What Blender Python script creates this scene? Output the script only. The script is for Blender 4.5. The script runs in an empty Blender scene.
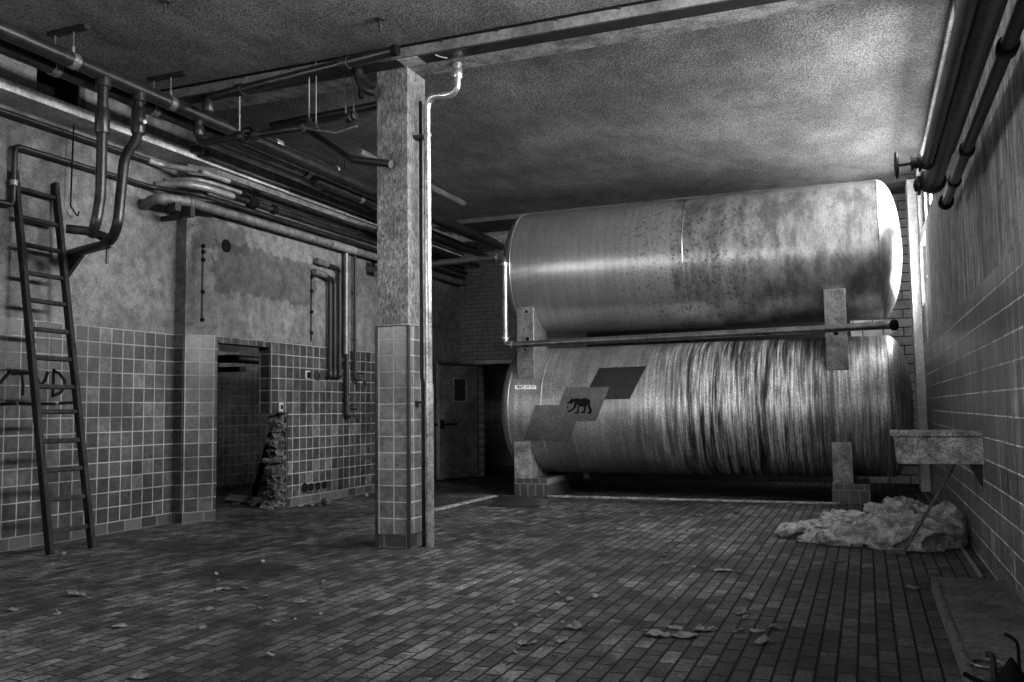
import bpy, bmesh, math, random
from mathutils import Vector, Matrix, noise as mnoise

random.seed(7)
scene = bpy.context.scene
COL = scene.collection

# ------------------------------------------------------------------ camera
YAW, PITCH, ROLL, FPX, EYE = 0.378121907, 0.0770893443, -0.0130249384, 886.183676, 1.4
FWD = Vector((-math.sin(YAW) * math.cos(PITCH), math.cos(YAW) * math.cos(PITCH), math.sin(PITCH)))
_r = Vector((math.cos(YAW), math.sin(YAW), 0)); _u = _r.cross(FWD)
RGT = _r * math.cos(ROLL) + _u * math.sin(ROLL); UPV = RGT.cross(FWD)
CAMP = Vector((0, 0, EYE))
cam = bpy.data.cameras.new('camera'); camo = bpy.data.objects.new('camera', cam); COL.objects.link(camo)
camo.matrix_world = Matrix(((RGT.x, UPV.x, -FWD.x, 0), (RGT.y, UPV.y, -FWD.y, 0), (RGT.z, UPV.z, -FWD.z, EYE), (0, 0, 0, 1)))
cam.sensor_width = 36; cam.lens = FPX * 36 / 1024; cam.clip_end = 200
scene.camera = camo


def at(px, py, ax, v):
    """the point of the plane (axis ax = v) seen at a pixel of the survey photograph"""
    d = RGT * ((px - 512) / FPX) - UPV * ((py - 341) / FPX) + FWD
    return CAMP + d * ((v - CAMP[ax]) / d[ax])


def fl(px, py, z=0.0):
    return at(px, py, 2, z)


# ------------------------------------------------------------------ mesh helpers
W = {}


class MB:
    def __init__(s):
        s.v, s.f, s.sm = [], [], []

    def add(s, vs, fs, smooth=False):
        b = len(s.v)
        s.v += [Vector(v) for v in vs]
        for f in fs:
            s.f.append(tuple(b + i for i in f)); s.sm.append(smooth)
        return s

    def box(s, a, b, M=None):
        x0, y0, z0 = a; x1, y1, z1 = b
        vs = [Vector(p) for p in ((x0, y0, z0), (x1, y0, z0), (x1, y1, z0), (x0, y1, z0), (x0, y0, z1), (x1, y0, z1), (x1, y1, z1), (x0, y1, z1))]
        if M: vs = [M @ v for v in vs]
        return s.add(vs, [(0, 3, 2, 1), (4, 5, 6, 7), (0, 1, 5, 4), (1, 2, 6, 5), (2, 3, 7, 6), (3, 0, 4, 7)])

    def tube(s, path, r, n=14, cap=True):
        path = [Vector(p) for p in path]; m = len(path)
        rs = r if isinstance(r, (list, tuple)) else [r] * m
        t = [(path[min(i + 1, m - 1)] - path[max(i - 1, 0)]).normalized() for i in range(m)]
        a = Vector((0, 0, 1)) if abs(t[0].z) < .9 else Vector((1, 0, 0))
        x = t[0].cross(a).normalized(); rings = []
        for i in range(m):
            x = (x - t[i] * x.dot(t[i])).normalized(); y = t[i].cross(x)
            rings.append([path[i] + (x * math.cos(k * 2 * math.pi / n) + y * math.sin(k * 2 * math.pi / n)) * rs[i] for k in range(n)])
        b = len(s.v)
        s.v += [p for g in rings for p in g]
        for i in range(m - 1):
            for k in range(n):
                k2 = (k + 1) % n
                s.f.append((b + i * n + k, b + i * n + k2, b + (i + 1) * n + k2, b + (i + 1) * n + k)); s.sm.append(True)
        if cap:
            s.f.append(tuple(b + k for k in range(n))[::-1]); s.sm.append(False)
            s.f.append(tuple(b + (m - 1) * n + k for k in range(n))); s.sm.append(False)
        return s

    def cyl(s, p0, p1, r, n=18):
        return s.tube([p0, p1], r, n)

    def lathe(s, o, axis, prof, n=24):
        """prof: list of (distance along axis, radius)"""
        o = Vector(o); ax = Vector(axis).normalized()
        a = Vector((0, 0, 1)) if abs(ax.z) < .9 else Vector((1, 0, 0))
        x = ax.cross(a).normalized(); y = ax.cross(x); b = len(s.v)
        for d, r in prof:
            for k in range(n):
                s.v.append(o + ax * d + (x * math.cos(k * 2 * math.pi / n) + y * math.sin(k * 2 * math.pi / n)) * max(r, 1e-4))
        for i in range(len(prof) - 1):
            for k in range(n):
                k2 = (k + 1) % n
                s.f.append((b + i * n + k, b + i * n + k2, b + (i + 1) * n + k2, b + (i + 1) * n + k)); s.sm.append(True)
        s.f.append(tuple(b + k for k in range(n))[::-1]); s.sm.append(False)
        s.f.append(tuple(b + (len(prof) - 1) * n + k for k in range(n))); s.sm.append(False)
        return s

    def prism(s, poly, ext):
        ext = Vector(ext); n = len(poly); p = [Vector(q) for q in poly]
        fs = [tuple(range(n))[::-1], tuple(range(n, 2 * n))] + [(i, (i + 1) % n, n + (i + 1) % n, n + i) for i in range(n)]
        return s.add(p + [q + ext for q in p], fs)

    def torus(s, c, axis, R, r, n=24, m=8):
        c = Vector(c); ax = Vector(axis).normalized()
        a = Vector((0, 0, 1)) if abs(ax.z) < .9 else Vector((1, 0, 0))
        x = ax.cross(a).normalized(); y = ax.cross(x); b = len(s.v)
        for i in range(n):
            d = x * math.cos(i * 2 * math.pi / n) + y * math.sin(i * 2 * math.pi / n)
            for k in range(m):
                s.v.append(c + d * (R + r * math.cos(k * 2 * math.pi / m)) + ax * r * math.sin(k * 2 * math.pi / m))
        for i in range(n):
            for k in range(m):
                s.f.append((b + i * m + k, b + i * m + (k + 1) % m, b + ((i + 1) % n) * m + (k + 1) % m, b + ((i + 1) % n) * m + k)); s.sm.append(True)
        return s

    def build(s, name, mat, parent=None, loc=None, bevel=0, kind=None):
        me = bpy.data.meshes.new(name)
        base = W[parent] if parent else (Vector(loc) if loc is not None else sum_base(s.v))
        me.from_pydata([v - base for v in s.v], [], s.f)
        me.polygons.foreach_set('use_smooth', s.sm)
        bm = bmesh.new(); bm.from_mesh(me); bmesh.ops.recalc_face_normals(bm, faces=bm.faces); bm.to_mesh(me); bm.free()
        me.set_sharp_from_angle(angle=math.radians(42))
        me.materials.append(mat)
        o = bpy.data.objects.new(name, me); COL.objects.link(o)
        if parent: o.parent = parent
        else: o.location = base
        W[o] = base
        if bevel:
            b = o.modifiers.new('bevel', 'BEVEL'); b.width = bevel; b.segments = 2; b.limit_method = 'ANGLE'; b.angle_limit = math.radians(50)
        if kind: o['kind'] = kind
        return o


def sum_base(vs):
    lo = [min(v[i] for v in vs) for i in range(3)]; hi = [max(v[i] for v in vs) for i in range(3)]
    return Vector(((lo[0] + hi[0]) / 2, (lo[1] + hi[1]) / 2, lo[2]))


def tag(o, label, cat, group=None):
    o['label'] = label; o['category'] = cat
    if group: o['group'] = group
    return o


def thing(name, label, cat, loc, group=None):
    o = bpy.data.objects.new(name, None); COL.objects.link(o)
    o.location = loc; o.empty_display_size = .1; W[o] = Vector(loc)
    return tag(o, label, cat, group)


def fillet(path, rad, n=6):
    path = [Vector(p) for p in path]; out = [path[0]]
    for i in range(1, len(path) - 1):
        p, a, b = path[i], path[i - 1], path[i + 1]
        da, db = (a - p), (b - p)
        r = min(rad, da.length * .49, db.length * .49)
        A, B = p + da.normalized() * r, p + db.normalized() * r
        for k in range(n + 1):
            t = k / n
            out.append(A * (1 - t) ** 2 + p * 2 * t * (1 - t) + B * t * t)
    return out + [path[-1]]


# ------------------------------------------------------------------ materials (all procedural, all grey)
class NT:
    def __init__(s, name):
        s.m = bpy.data.materials.new(name); s.m.use_nodes = True; s.t = s.m.node_tree
        s.t.nodes.clear()
        s.out = s.t.nodes.new('ShaderNodeOutputMaterial'); s.b = s.t.nodes.new('ShaderNodeBsdfPrincipled')
        s.t.links.new(s.b.outputs[0], s.out.inputs[0])
        g = s.t.nodes.new('ShaderNodeNewGeometry'); s.P, s.N = g.outputs['Position'], g.outputs['True Normal']
        sp = s.t.nodes.new('ShaderNodeSeparateXYZ'); s.t.links.new(s.P, sp.inputs[0]); s.x, s.y, s.z = sp.outputs
        sn = s.t.nodes.new('ShaderNodeSeparateXYZ'); s.t.links.new(s.N, sn.inputs[0]); s.nx, s.ny, s.nz = sn.outputs

    def put(s, sock, v):
        if hasattr(v, 'is_output'): s.t.links.new(v, sock)
        elif sock.type == 'RGBA' and not hasattr(v, '__len__'): sock.default_value = (v, v, v, 1)
        else: sock.default_value = v

    def ma(s, op, a, b=0.0, c=0.0):
        n = s.t.nodes.new('ShaderNodeMath'); n.operation = op
        for i, v in enumerate((a, b, c)): s.put(n.inputs[i], v)
        return n.outputs[0]

    def mix(s, f, a, b):
        return s.ma('ADD', s.ma('MULTIPLY', s.ma('SUBTRACT', b, a), f), a)

    def mr(s, v, a, b, c=0.0, d=1.0, smooth=True):
        n = s.t.nodes.new('ShaderNodeMapRange'); n.clamp = True
        if smooth: n.interpolation_type = 'SMOOTHSTEP'
        for i, q in enumerate((v, a, b, c, d)): s.put(n.inputs[i], q)
        return n.outputs[0]

    def xyz(s, x, y, z=0.0):
        n = s.t.nodes.new('ShaderNodeCombineXYZ')
        for i, v in enumerate((x, y, z)): s.put(n.inputs[i], v)
        return n.outputs[0]

    def noise(s, scale, detail=4, rough=.6, vec=None, st=None):
        n = s.t.nodes.new('ShaderNodeTexNoise')
        v = vec if vec is not None else s.P
        if st:
            q = s.t.nodes.new('ShaderNodeVectorMath'); q.operation = 'MULTIPLY'; s.put(q.inputs[0], v); q.inputs[1].default_value = st; v = q.outputs[0]
        s.put(n.inputs['Vector'], v); n.inputs['Scale'].default_value = scale
        n.inputs['Detail'].default_value = detail; n.inputs['Roughness'].default_value = rough
        return n.outputs[0]

    def voro(s, scale, vec=None, out=0):
        n = s.t.nodes.new('ShaderNodeTexVoronoi'); s.put(n.inputs['Vector'], vec if vec is not None else s.P); n.inputs['Scale'].default_value = scale
        return n.outputs[out]

    def white(s, vec):
        n = s.t.nodes.new('ShaderNodeTexWhiteNoise'); n.noise_dimensions = '3D'; s.put(n.inputs['Vector'], vec); return n.outputs[0]

    def done(s, col, rough=.6, metal=0.0, h=None, bump=.3, dist=.01, spec=.5):
        s.put(s.b.inputs['Base Color'], s.ma('MAXIMUM', col, .002) if hasattr(col, 'is_output') else col)
        s.put(s.b.inputs['Roughness'], rough); s.put(s.b.inputs['Metallic'], metal)
        s.b.inputs['Specular IOR Level'].default_value = spec
        if h is not None:
            n = s.t.nodes.new('ShaderNodeBump'); n.inputs['Strength'].default_value = bump; n.inputs['Distance'].default_value = dist
            s.put(n.inputs['Height'], h); s.t.links.new(n.outputs[0], s.b.inputs['Normal'])
        return s.m


def grid(q, u, v, pu, pv, u0, v0, gw, offset=0.0):
    tv = q.ma('DIVIDE', q.ma('SUBTRACT', v, v0), pv)
    iv = q.ma('FLOOR', tv)
    tu = q.ma('DIVIDE', q.ma('SUBTRACT', u, u0), pu)
    if offset: tu = q.ma('ADD', tu, q.ma('MULTIPLY', q.ma('MODULO', q.ma('ABSOLUTE', iv), 2.0), offset))
    iu = q.ma('FLOOR', tu)
    fu, fv = q.ma('SUBTRACT', tu, iu), q.ma('SUBTRACT', tv, iv)
    du = q.ma('MULTIPLY', q.ma('MINIMUM', fu, q.ma('SUBTRACT', 1.0, fu)), pu)
    dv = q.ma('MULTIPLY', q.ma('MINIMUM', fv, q.ma('SUBTRACT', 1.0, fv)), pv)
    d = q.ma('MINIMUM', du, dv)
    g = q.mr(d, gw * .5, gw * .5 + .004, 1.0, 0.0)
    rnd = q.white(q.xyz(iu, iv, 3.7))
    return g, rnd, fu, fv, iu, iv


def wall_mat(name, pu=.175, pv=.175, u0=0, v0=.13, top=2.43, tile=.11, var=.5, grout=.42, plaster=.26, streak=0, skirt=.13, gw=.009, pale=.9, contrast=1.0, patch=(), strokes=0):
    q = NT(name)
    isx = q.ma('GREATER_THAN', q.ma('ABSOLUTE', q.nx), .5)
    u = q.mix(isx, q.x, q.y)
    g, rnd, fu, fv, iu, iv = grid(q, u, q.z, pu, pv, u0, v0, gw)
    tv = q.ma('MULTIPLY', tile, q.ma('ADD', 1 - var / 2, q.ma('MULTIPLY', rnd, var)))
    tv = q.mix(q.ma('GREATER_THAN', rnd, pale), tv, tile * 2.1)
    d1 = q.noise(1.3, 5, .65); d2 = q.noise(14, 5, .7)
    tv = q.ma('MULTIPLY', tv, q.mr(d1, .3, .7, .6, 1.4))
    tv = q.ma('MULTIPLY', tv, q.mr(d2, .32, .68, .6, 1.4))
    gcol = q.ma('MULTIPLY', grout, q.mr(d1, .3, .6, .45, 1.1))
    if streak:
        sv = q.noise(1.0, 6, .7, q.xyz(q.ma('MULTIPLY', u, 14.0), q.ma('MULTIPLY', q.z, .45), 0.0))
        k = q.mr(sv, .34, .66, 1 - streak, 1 + streak)
        tv = q.ma('MULTIPLY', tv, k); gcol = q.ma('MULTIPLY', gcol, k)
    tc = q.mix(g, tv, gcol)
    # skirting course of dark clinker
    gs, rs, *_ = grid(q, u, q.z, .26, .13, 0, 0, .010)
    sk = q.mix(gs, q.ma('MULTIPLY', .05, q.ma('ADD', .4, rs)), .13)
    # plaster
    p1 = q.noise(.7, 6, .6); p2 = q.noise(6, 6, .7); p3 = q.noise(55, 3, .6)
    pc = q.ma('MULTIPLY', plaster, q.mr(p1, .3, .7, .68, 1.32))
    pc = q.ma('MULTIPLY', pc, q.mr(p2, .32, .68, 1 - .26 * contrast, 1 + .26 * contrast))
    pc = q.ma('MULTIPLY', pc, q.mr(p3, .34, .60, .72, 1.14))
    if strokes: pc = q.ma('MULTIPLY', pc, q.mr(q.noise(1.0, 5, .75, q.xyz(q.ma('MULTIPLY', u, 42.0), q.ma('MULTIPLY', q.z, 13.0), 1.0)), .34, .66, .35, 1.6))
    wob = q.ma('MULTIPLY', q.ma('SUBTRACT', q.noise(3, 4, .7), .5), .5)
    for y0, y1, z0, z1 in patch:      # repainted darker fields
        e1 = q.mr(q.ma('ADD', wob, q.ma('SUBTRACT', q.ma('ABSOLUTE', q.ma('SUBTRACT', q.y, (y0 + y1) / 2)), (y1 - y0) / 2)), -.02, .03, 1.0, 0.0)
        e2 = q.mr(q.ma('ADD', q.ma('MULTIPLY', wob, .6), q.ma('SUBTRACT', q.ma('ABSOLUTE', q.ma('SUBTRACT', q.z, (z0 + z1) / 2)), (z1 - z0) / 2)), -.02, .03, 1.0, 0.0)
        pc = q.ma('MULTIPLY', pc, q.mix(q.ma('MULTIPLY', e1, e2), 1.0, .55))
    spots = q.mr(q.noise(22, 3, .6), .62, .70)
    pc = q.ma('MULTIPLY', pc, q.mix(q.ma('MULTIPLY', spots, q.mr(p1, .40, .56)), 1.0, .30))
    if streak:
        pc = q.ma('MULTIPLY', pc, q.mr(q.noise(1.0, 5, .7, q.xyz(q.ma('MULTIPLY', u, 9.0), q.ma('MULTIPLY', q.z, .5), 4.0)), .32, .68, 1 - streak, 1 + streak * .6))
    isup = q.ma('GREATER_THAN', q.z, top); issk = q.ma('LESS_THAN', q.z, skirt)
    col = q.mix(issk, q.mix(isup, tc, pc), sk)
    ht = q.ma('ADD', q.ma('MULTIPLY', g, -.9), q.ma('MULTIPLY', rnd, .25))
    hp = q.ma('ADD', q.ma('MULTIPLY', p3, .6), q.ma('MULTIPLY', p2, .9))
    h = q.mix(isup, q.ma('ADD', ht, q.ma('MULTIPLY', d2, .12)), hp)
    rough = q.mix(isup, q.mix(g, q.ma('ADD', .22, q.ma('MULTIPLY', d2, .25)), .8), .85)
    return q.done(col, rough, 0, h, .55, .012)


def simple(name, col, rough=.6, metal=0.0, scale=8, amp=.5, fine=.35, bump=.3, st=None, dist=.006, spec=.5):
    q = NT(name)
    a = q.noise(scale, 6, .65, st=st); b = q.noise(scale * 9, 4, .65, st=st)
    c = q.ma('MULTIPLY', col, q.mr(a, .3, .7, 1 - amp, 1 + amp))
    c = q.ma('MULTIPLY', c, q.mr(b, .32, .68, 1 - fine, 1 + fine))
    r = q.ma('ADD', rough - .1, q.ma('MULTIPLY', a, .2))
    return q.done(c, r, metal, q.ma('ADD', a, q.ma('MULTIPLY', b, .5)), bump, dist, spec)


def floor_mat():
    q = NT('clinker_floor')
    g, rnd, fu, fv, iu, iv = grid(q, q.y, q.x, .26, .103, .0, -.097, .010, .5)
    r2 = q.white(q.xyz(iu, iv, 9.1)); r3 = q.white(q.xyz(iu, iv, 5.3))
    d1 = q.noise(.55, 6, .65); d2 = q.noise(5, 6, .7); d3 = q.noise(38, 4, .7)
    c = q.ma('MULTIPLY', .040, q.ma('ADD', .4, q.ma('MULTIPLY', rnd, 1.1)))
    c = q.ma('MULTIPLY', c, q.mr(d1, .34, .66, .35, 1.6))
    c = q.ma('MULTIPLY', c, q.mr(d2, .33, .67, .35, 1.75))
    c = q.ma('MULTIPLY', c, q.mr(d3, .34, .66, .4, 1.7))
    # greasy dark patch near the middle-left
    e = q.ma('SQRT', q.ma('ADD', q.ma('POWER', q.ma('DIVIDE', q.ma('ADD', q.x, 5.15), .55), 2.0), q.ma('POWER', q.ma('DIVIDE', q.ma('SUBTRACT', q.y, 6.55), .42), 2.0)))
    e = q.mr(q.ma('ADD', e, q.ma('MULTIPLY', d2, .8)), 1.1, 1.7, .22, 1.0)
    c = q.ma('MULTIPLY', c, e)
    c = q.mix(g, c, q.ma('MULTIPLY', .006, q.ma('ADD', .5, d2)))
    speck = q.mr(q.noise(60, 2, .5), .70, .76)
    c = q.mix(q.ma('MULTIPLY', speck, q.mr(d1, .45, .6)), c, .3)
    tilt = q.ma('ADD', q.ma('MULTIPLY', q.ma('SUBTRACT', fu, .5), q.ma('SUBTRACT', r2, .5)), q.ma('MULTIPLY', q.ma('SUBTRACT', fv, .5), q.ma('SUBTRACT', r3, .5)))
    h = q.ma('ADD', q.ma('ADD', q.ma('MULTIPLY', g, -1.0), q.ma('MULTIPLY', tilt, 1.6)), q.ma('ADD', q.ma('MULTIPLY', d3, .5), q.ma('MULTIPLY', d2, .9)))
    rough = q.mix(g, q.ma('ADD', .42, q.ma('MULTIPLY', d2, .4)), 1.0)
    return q.done(c, rough, 0, h, 1.0, .022, .28)


def ceiling_mat():
    q = NT('stippled_ceiling')
    d1 = q.noise(.45, 5, .6); d2 = q.noise(2.2, 5, .65, st=(1, .5, 1)); s1 = q.noise(46, 3, .6); s2 = q.voro(60)
    c = q.ma('MULTIPLY', .118, q.mr(d1, .3, .7, .6, 1.3))
    c = q.ma('MULTIPLY', c, q.mr(d2, .3, .7, .7, 1.3))
    c = q.ma('MULTIPLY', c, q.mr(s1, .34, .66, .45, 1.6))
    return q.done(c, .9, 0, q.ma('ADD', q.ma('MULTIPLY', s1, 1.2), q.ma('MULTIPLY', s2, .5)), .6, .015)


def brick_mat(name, col, mort, bw=.25, bh=.135, var=.35, rough=.35):
    q = NT(name)
    g, rnd, *_ = grid(q, q.x, q.z, bw, bh, 0, 0, .014, .5)
    d2 = q.noise(7, 5, .7); d1 = q.noise(.8, 4, .6)
    c = q.ma('MULTIPLY', col, q.ma('ADD', 1 - var / 2, q.ma('MULTIPLY', rnd, var)))
    c = q.ma('MULTIPLY', c, q.mr(d2, .3, .7, .7, 1.25)); c = q.ma('MULTIPLY', c, q.mr(d1, .3, .7, .75, 1.2))
    return q.done(q.mix(g, c, mort), q.mix(g, rough, .9), 0, q.ma('ADD', q.ma('MULTIPLY', g, -1.0), q.ma('MULTIPLY', d2, .3)), .6, .012)


def tank_mat(name, lower):
    q = NT(name)
    sv = q.xyz(q.ma('MULTIPLY', q.x, 13.0), q.ma('MULTIPLY', q.z, .55), q.ma('MULTIPLY', q.y, .5))
    st = q.noise(1.0, 7, .72, sv); st2 = q.noise(3.2, 5, .7, sv)
    d1 = q.noise(1.1, 6, .65); d3 = q.noise(45, 4, .7)
    if lower:
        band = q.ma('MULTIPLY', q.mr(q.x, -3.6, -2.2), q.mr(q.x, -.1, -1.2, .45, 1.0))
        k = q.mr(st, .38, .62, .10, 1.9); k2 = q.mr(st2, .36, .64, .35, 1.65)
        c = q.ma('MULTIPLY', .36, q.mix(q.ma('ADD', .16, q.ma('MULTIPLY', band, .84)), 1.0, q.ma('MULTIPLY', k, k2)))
        c = q.ma('MULTIPLY', c, q.mr(d1, .3, .7, .7, 1.3)); c = q.ma('MULTIPLY', c, q.mr(d3, .3, .7, .62, 1.38))
        met, rg = .7, q.ma('ADD', .30, q.ma('MULTIPLY', st2, .25))
        h = q.ma('ADD', q.ma('MULTIPLY', st, .4), q.ma('MULTIPLY', d3, .35))
    else:
        k = q.mr(st, .34, .66, .88, 1.12)
        right = q.mr(q.x, -2.72, -2.68)
        c = q.ma('MULTIPLY', .47, k); c = q.ma('MULTIPLY', c, q.mr(d1, .3, .7, .9, 1.1))
        sp = q.mr(q.noise(19, 4, .65), .55, .64); spm = q.ma('MULTIPLY', sp, q.mr(q.ma('ABSOLUTE', q.ma('ADD', q.x, 2.4)), .4, 1.7, 1.0, .12))
        c = q.ma('MULTIPLY', c, q.mix(spm, 1.0, .4))
        c = q.ma('MULTIPLY', c, q.mix(right, 1.0, q.mr(q.noise(2.6, 6, .7, st=(1.6, 1, .6)), .36, .62, .45, 1.02)))
        c = q.ma('MULTIPLY', c, q.mr(d3, .3, .7, .8, 1.2))
        met, rg = .78, q.ma('ADD', .22, q.ma('MULTIPLY', d1, .2))
        h = q.ma('ADD', q.ma('MULTIPLY', d1, .3), q.ma('MULTIPLY', d3, .2))
    return q.done(c, rg, met, h, .25, .008)


def glow(name, strength):
    q = NT(name)
    q.b.inputs['Base Color'].default_value = (.6, .6, .6, 1)
    q.b.inputs['Emission Color'].default_value = (1, 1, 1, 1); q.b.inputs['Emission Strength'].default_value = strength
    return q.m


M = {}
M['left_wall'] = wall_mat('left_wall_tiles_and_plaster', .175, .177, 6.663, .13, 2.435, .036, .7, .24, .118, contrast=1.5, patch=((9.45, 11.75, 3.05, 3.72), (9.2, 10.05, 3.60, 4.0)))
M['right_wall'] = wall_mat('right_wall_tiles_and_plaster', .25, .185, 0, .012, 2.37, .11, .35, .55, .30, streak=.65, skirt=-1, gw=.008, pale=.97, contrast=1.3)
M['pillar'] = wall_mat('pillar_tiles_and_plaster', .175, .168, -4.75 + .02, .13, 2.29, .10, .25, .36, .125, skirt=.14, gw=.008, pale=2, contrast=1.6, strokes=1)
M['dark_tile'] = wall_mat('annex_tiles', .175, .175, 0, .13, 2.5, .12, .3, .3, .10, pale=2)
M['floor'] = floor_mat()
M['ceiling'] = ceiling_mat()
M['white_brick'] = brick_mat('white_glazed_brick', .68, .05, .34, .163)
M['shade_dark_brick'] = brick_mat('shade_dark_brick', .025, .02, .25, .085, .3, .9)  # near-black brick colour stands in for the shade behind the tanks
M['painted_brick'] = brick_mat('painted_brick', .26, .15, .25, .085, .2, .7)
M['clinker'] = brick_mat('dark_clinker_plinth', .06, .16, .135, .20, .5, .35)
M['concrete'] = simple('concrete', .20, .85, 0, 6, .55, .5, .6)
M['pale_plaster'] = simple('pale_painted_concrete', .42, .8, 0, 3, .3, .3, .4)
M['white_paint'] = simple('white_painted_concrete', .78, .7, 0, 3, .15, .15, .3)
M['beam_face'] = simple('beam_face_plaster', .095, .85, 0, 2, .4, .3, .4)
M['dark_steel'] = simple('dark_painted_steel', .018, .5, .2, 6, .5, .3, .2, spec=.35)
M['pipe'] = simple('dark_pipe', .02, .36, .4, 5, .5, .3, .2)
M['pipe_mid'] = simple('wall_pipe_paint', .085, .35, .2, 5, .4, .3, .2)
M['pipe_black'] = simple('black_pipe', .014, .45, .2, 5, .5, .3, .2, spec=.35)
M['pipe_grey'] = simple('grey_pipe', .13, .4, .5, 4, .4, .3, .2)
M['pipe_pale'] = simple('pale_pipe', .28, .38, .3, 5, .3, .25, .2)
M['steel'] = simple('galvanised_steel', .36, .3, .8, 5, .4, .3, .2)
M['lagging'] = simple('wrapped_pipe_lagging', .12, .6, .2, 9, .5, .35, .5)
M['tank_up'] = tank_mat('upper_tank_metal', False)
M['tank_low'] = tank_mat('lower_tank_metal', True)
M['tank_pipe'] = simple('tank_pipe_metal', .15, .3, .8, 5, .4, .3, .2)
M['saddle'] = simple('saddle_steel', .16, .5, .35, 6, .45, .4, .3)
M['panel_black'] = simple('painted_black', .012, .5, 0, 5, .4, .3, .1)
M['panel_grey'] = simple('painted_grey', .085, .5, 0, 3, .25, .25, .1)
M['panel_mid'] = simple('painted_mid_grey', .098, .5, 0, 3, .25, .25, .1)
M['black'] = simple('black_paint', .005, .9, 0, 5, .3, .2, .1, spec=.1)
M['white'] = simple('white_sticker', .75, .6, 0, 20, .2, .1, .1)
M['wood'] = simple('weathered_wood', .016, .8, 0, 4, .6, .5, .5, st=(3, 3, .6), spec=.2)
M['board'] = simple('grey_board', .20, .8, 0, 3, .4, .3, .4, st=(3, .6, 3))
M['door'] = simple('scuffed_door', .13, .5, .2, 2.2, .5, .4, .3)
M['door_edge'] = simple('bare_door_edge', .26, .5, .3, 4, .3, .3, .3)
M['cloth'] = simple('dusty_canvas', .30, .9, 0, 9, .6, .5, .8, dist=.025)
M['cloth_dark'] = simple('soiled_canvas', .26, .9, 0, 10, .6, .5, .8, dist=.025)
M['masonry'] = simple('broken_masonry', .055, .9, 0, 9, .85, .6, 1.0, dist=.03)
M['scrap'] = simple('paper_scrap', .10, .9, 0, 12, .4, .3, .5)
M['scrap_dark'] = simple('dark_scrap', .035, .8, 0, 12, .4, .3, .5)
M['trough'] = simple('stained_enamel', .24, .5, .1, 8, .6, .6, .3)
M['pipe_edge'] = simple('worn_clinker_edging', .07, .7, 0, 9, .6, .5, .5)
M['slab'] = simple('worn_screed', .075, .6, 0, 3.5, .8, .75, .8, dist=.015)
M['glow_side'] = glow('daylit_frosted_glass', 4.0)
M['glow_dim'] = glow('bright_frosted_glass', 4.0)
M['glow_left'] = glow('fill_glass_left', 17.0)  # glow of the added left-hand fill window
M['glow_far'] = glow('daylit_frosted_glass_far', 18.0)
M['glow_front'] = glow('fill_glass_front', 2.6)  # glow of the added fill window behind the camera

# ------------------------------------------------------------------ setting
XL, XN, XR = -8.02, -8.36, .905        # left wall, its niche plane, right wall
YB, ZC = 17.2, 5.18


def struct(name, boxes, mat, bevel=0):
    mb = MB()
    for a, b in boxes: mb.box(a, b)
    return mb.build(name, mat, kind='structure', bevel=bevel)


struct('floor', [((-11.2, -3, -.2), (1.4, 19.6, 0))], M['floor'])
struct('ceiling', [((-8.7, -3, ZC), (1.4, 17.6, ZC + .25))], M['ceiling'])
h0, h1 = at(37, 66, 0, XL), at(82, 105, 0, XL)
HY0, HY1, HZ0, HZ1 = h0.y, h1.y, 4.83, 5.12
struct('wall_left', [
    ((-8.70, -3, 0), (XN, 9.1, 2.9)), ((-8.70, 3.0, 2.9), (XN, 9.1, 4.69)), ((-8.70, -3, 2.9), (XN, -2.4, 4.69)), ((-8.70, -2.4, 4.55), (XN, 3.0, 4.69)),
    ((-8.70, -3, 4.80), (XL, HY0, ZC)), ((-8.70, HY1, 4.80), (XL, 9.1, ZC)), ((-8.70, HY0, 4.80), (XL, HY1, HZ0)), ((-8.70, HY0, HZ1), (XL, HY1, ZC)), ((-8.70, HY0, HZ0), (-8.55, HY1, HZ1)),
    ((-8.24, 9.53, 2.345), (XL, 10.68, ZC)), ((-8.24, 10.68, 1.39), (XL, 11.09, ZC)), ((-8.24, 11.09, 0), (XL, 17.5, ZC)),
], M['left_wall'])
MB().prism([(-8.40, 9.1, 0), (-8.19, 9.1, 0), (XL, 9.47, 0), (XL, 9.53, 0), (-8.40, 9.53, 0)], (0, 0, ZC)).build('wall_corner', M['left_wall'], kind='structure')
wl = [((-8.70, -3, 4.69), (-7.95, 9.1, 4.80)), ((-8.30, 9.1, 4.69), (-7.95, 17.2, 4.80))]
struct('trim_1', wl, M['pale_plaster'], .006)
WZ0, WZ1 = 4.05, 5.10
WIN = [(5.2, 7.6), (8.9, 15.4)]
FWY = (14.1, 15.55)
struct('wall_right', [((XR, -3, 0), (1.3, 17.5, 2.95)), ((XR, -3, 2.95), (1.3, FWY[0], WZ0)), ((XR, FWY[1], 2.95), (1.3, 17.5, WZ0)), ((XR, FWY[0], WZ0 - .12), (1.3, FWY[1], WZ0)), ((XR, -3, WZ1), (1.3, 17.5, ZC)), ((XR, -3, WZ0), (1.3, WIN[0][0], WZ1)),
                      ((XR, WIN[0][1], WZ0), (1.3, WIN[1][0], WZ1)), ((XR, WIN[1][1], WZ0), (1.3, 17.5, WZ1))], M['right_wall'])
for k, (y0, y1) in enumerate(WIN):
    w = MB().box((1.0, y0, WZ0), (1.03, y1, WZ1)).build('window_%d' % (k + 1), M['glow_side' if k else 'glow_dim'], kind='structure')
    fr = MB()
    n = 2 if k == 0 else 6
    for i in range(n + 1):
        yy = y0 + (y1 - y0) * i / n
        fr.box((.96, yy - .025, WZ0), (1.0, yy + .025, WZ1))
    fr.box((.96, y0, WZ0), (1.0, y1, WZ0 + .05)); fr.box((.96, y0, WZ1 - .05), (1.0, y1, WZ1))
    fr.build('window_frame', M['dark_steel'], w)
DX0, DX1 = -7.62, -6.35
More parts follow.
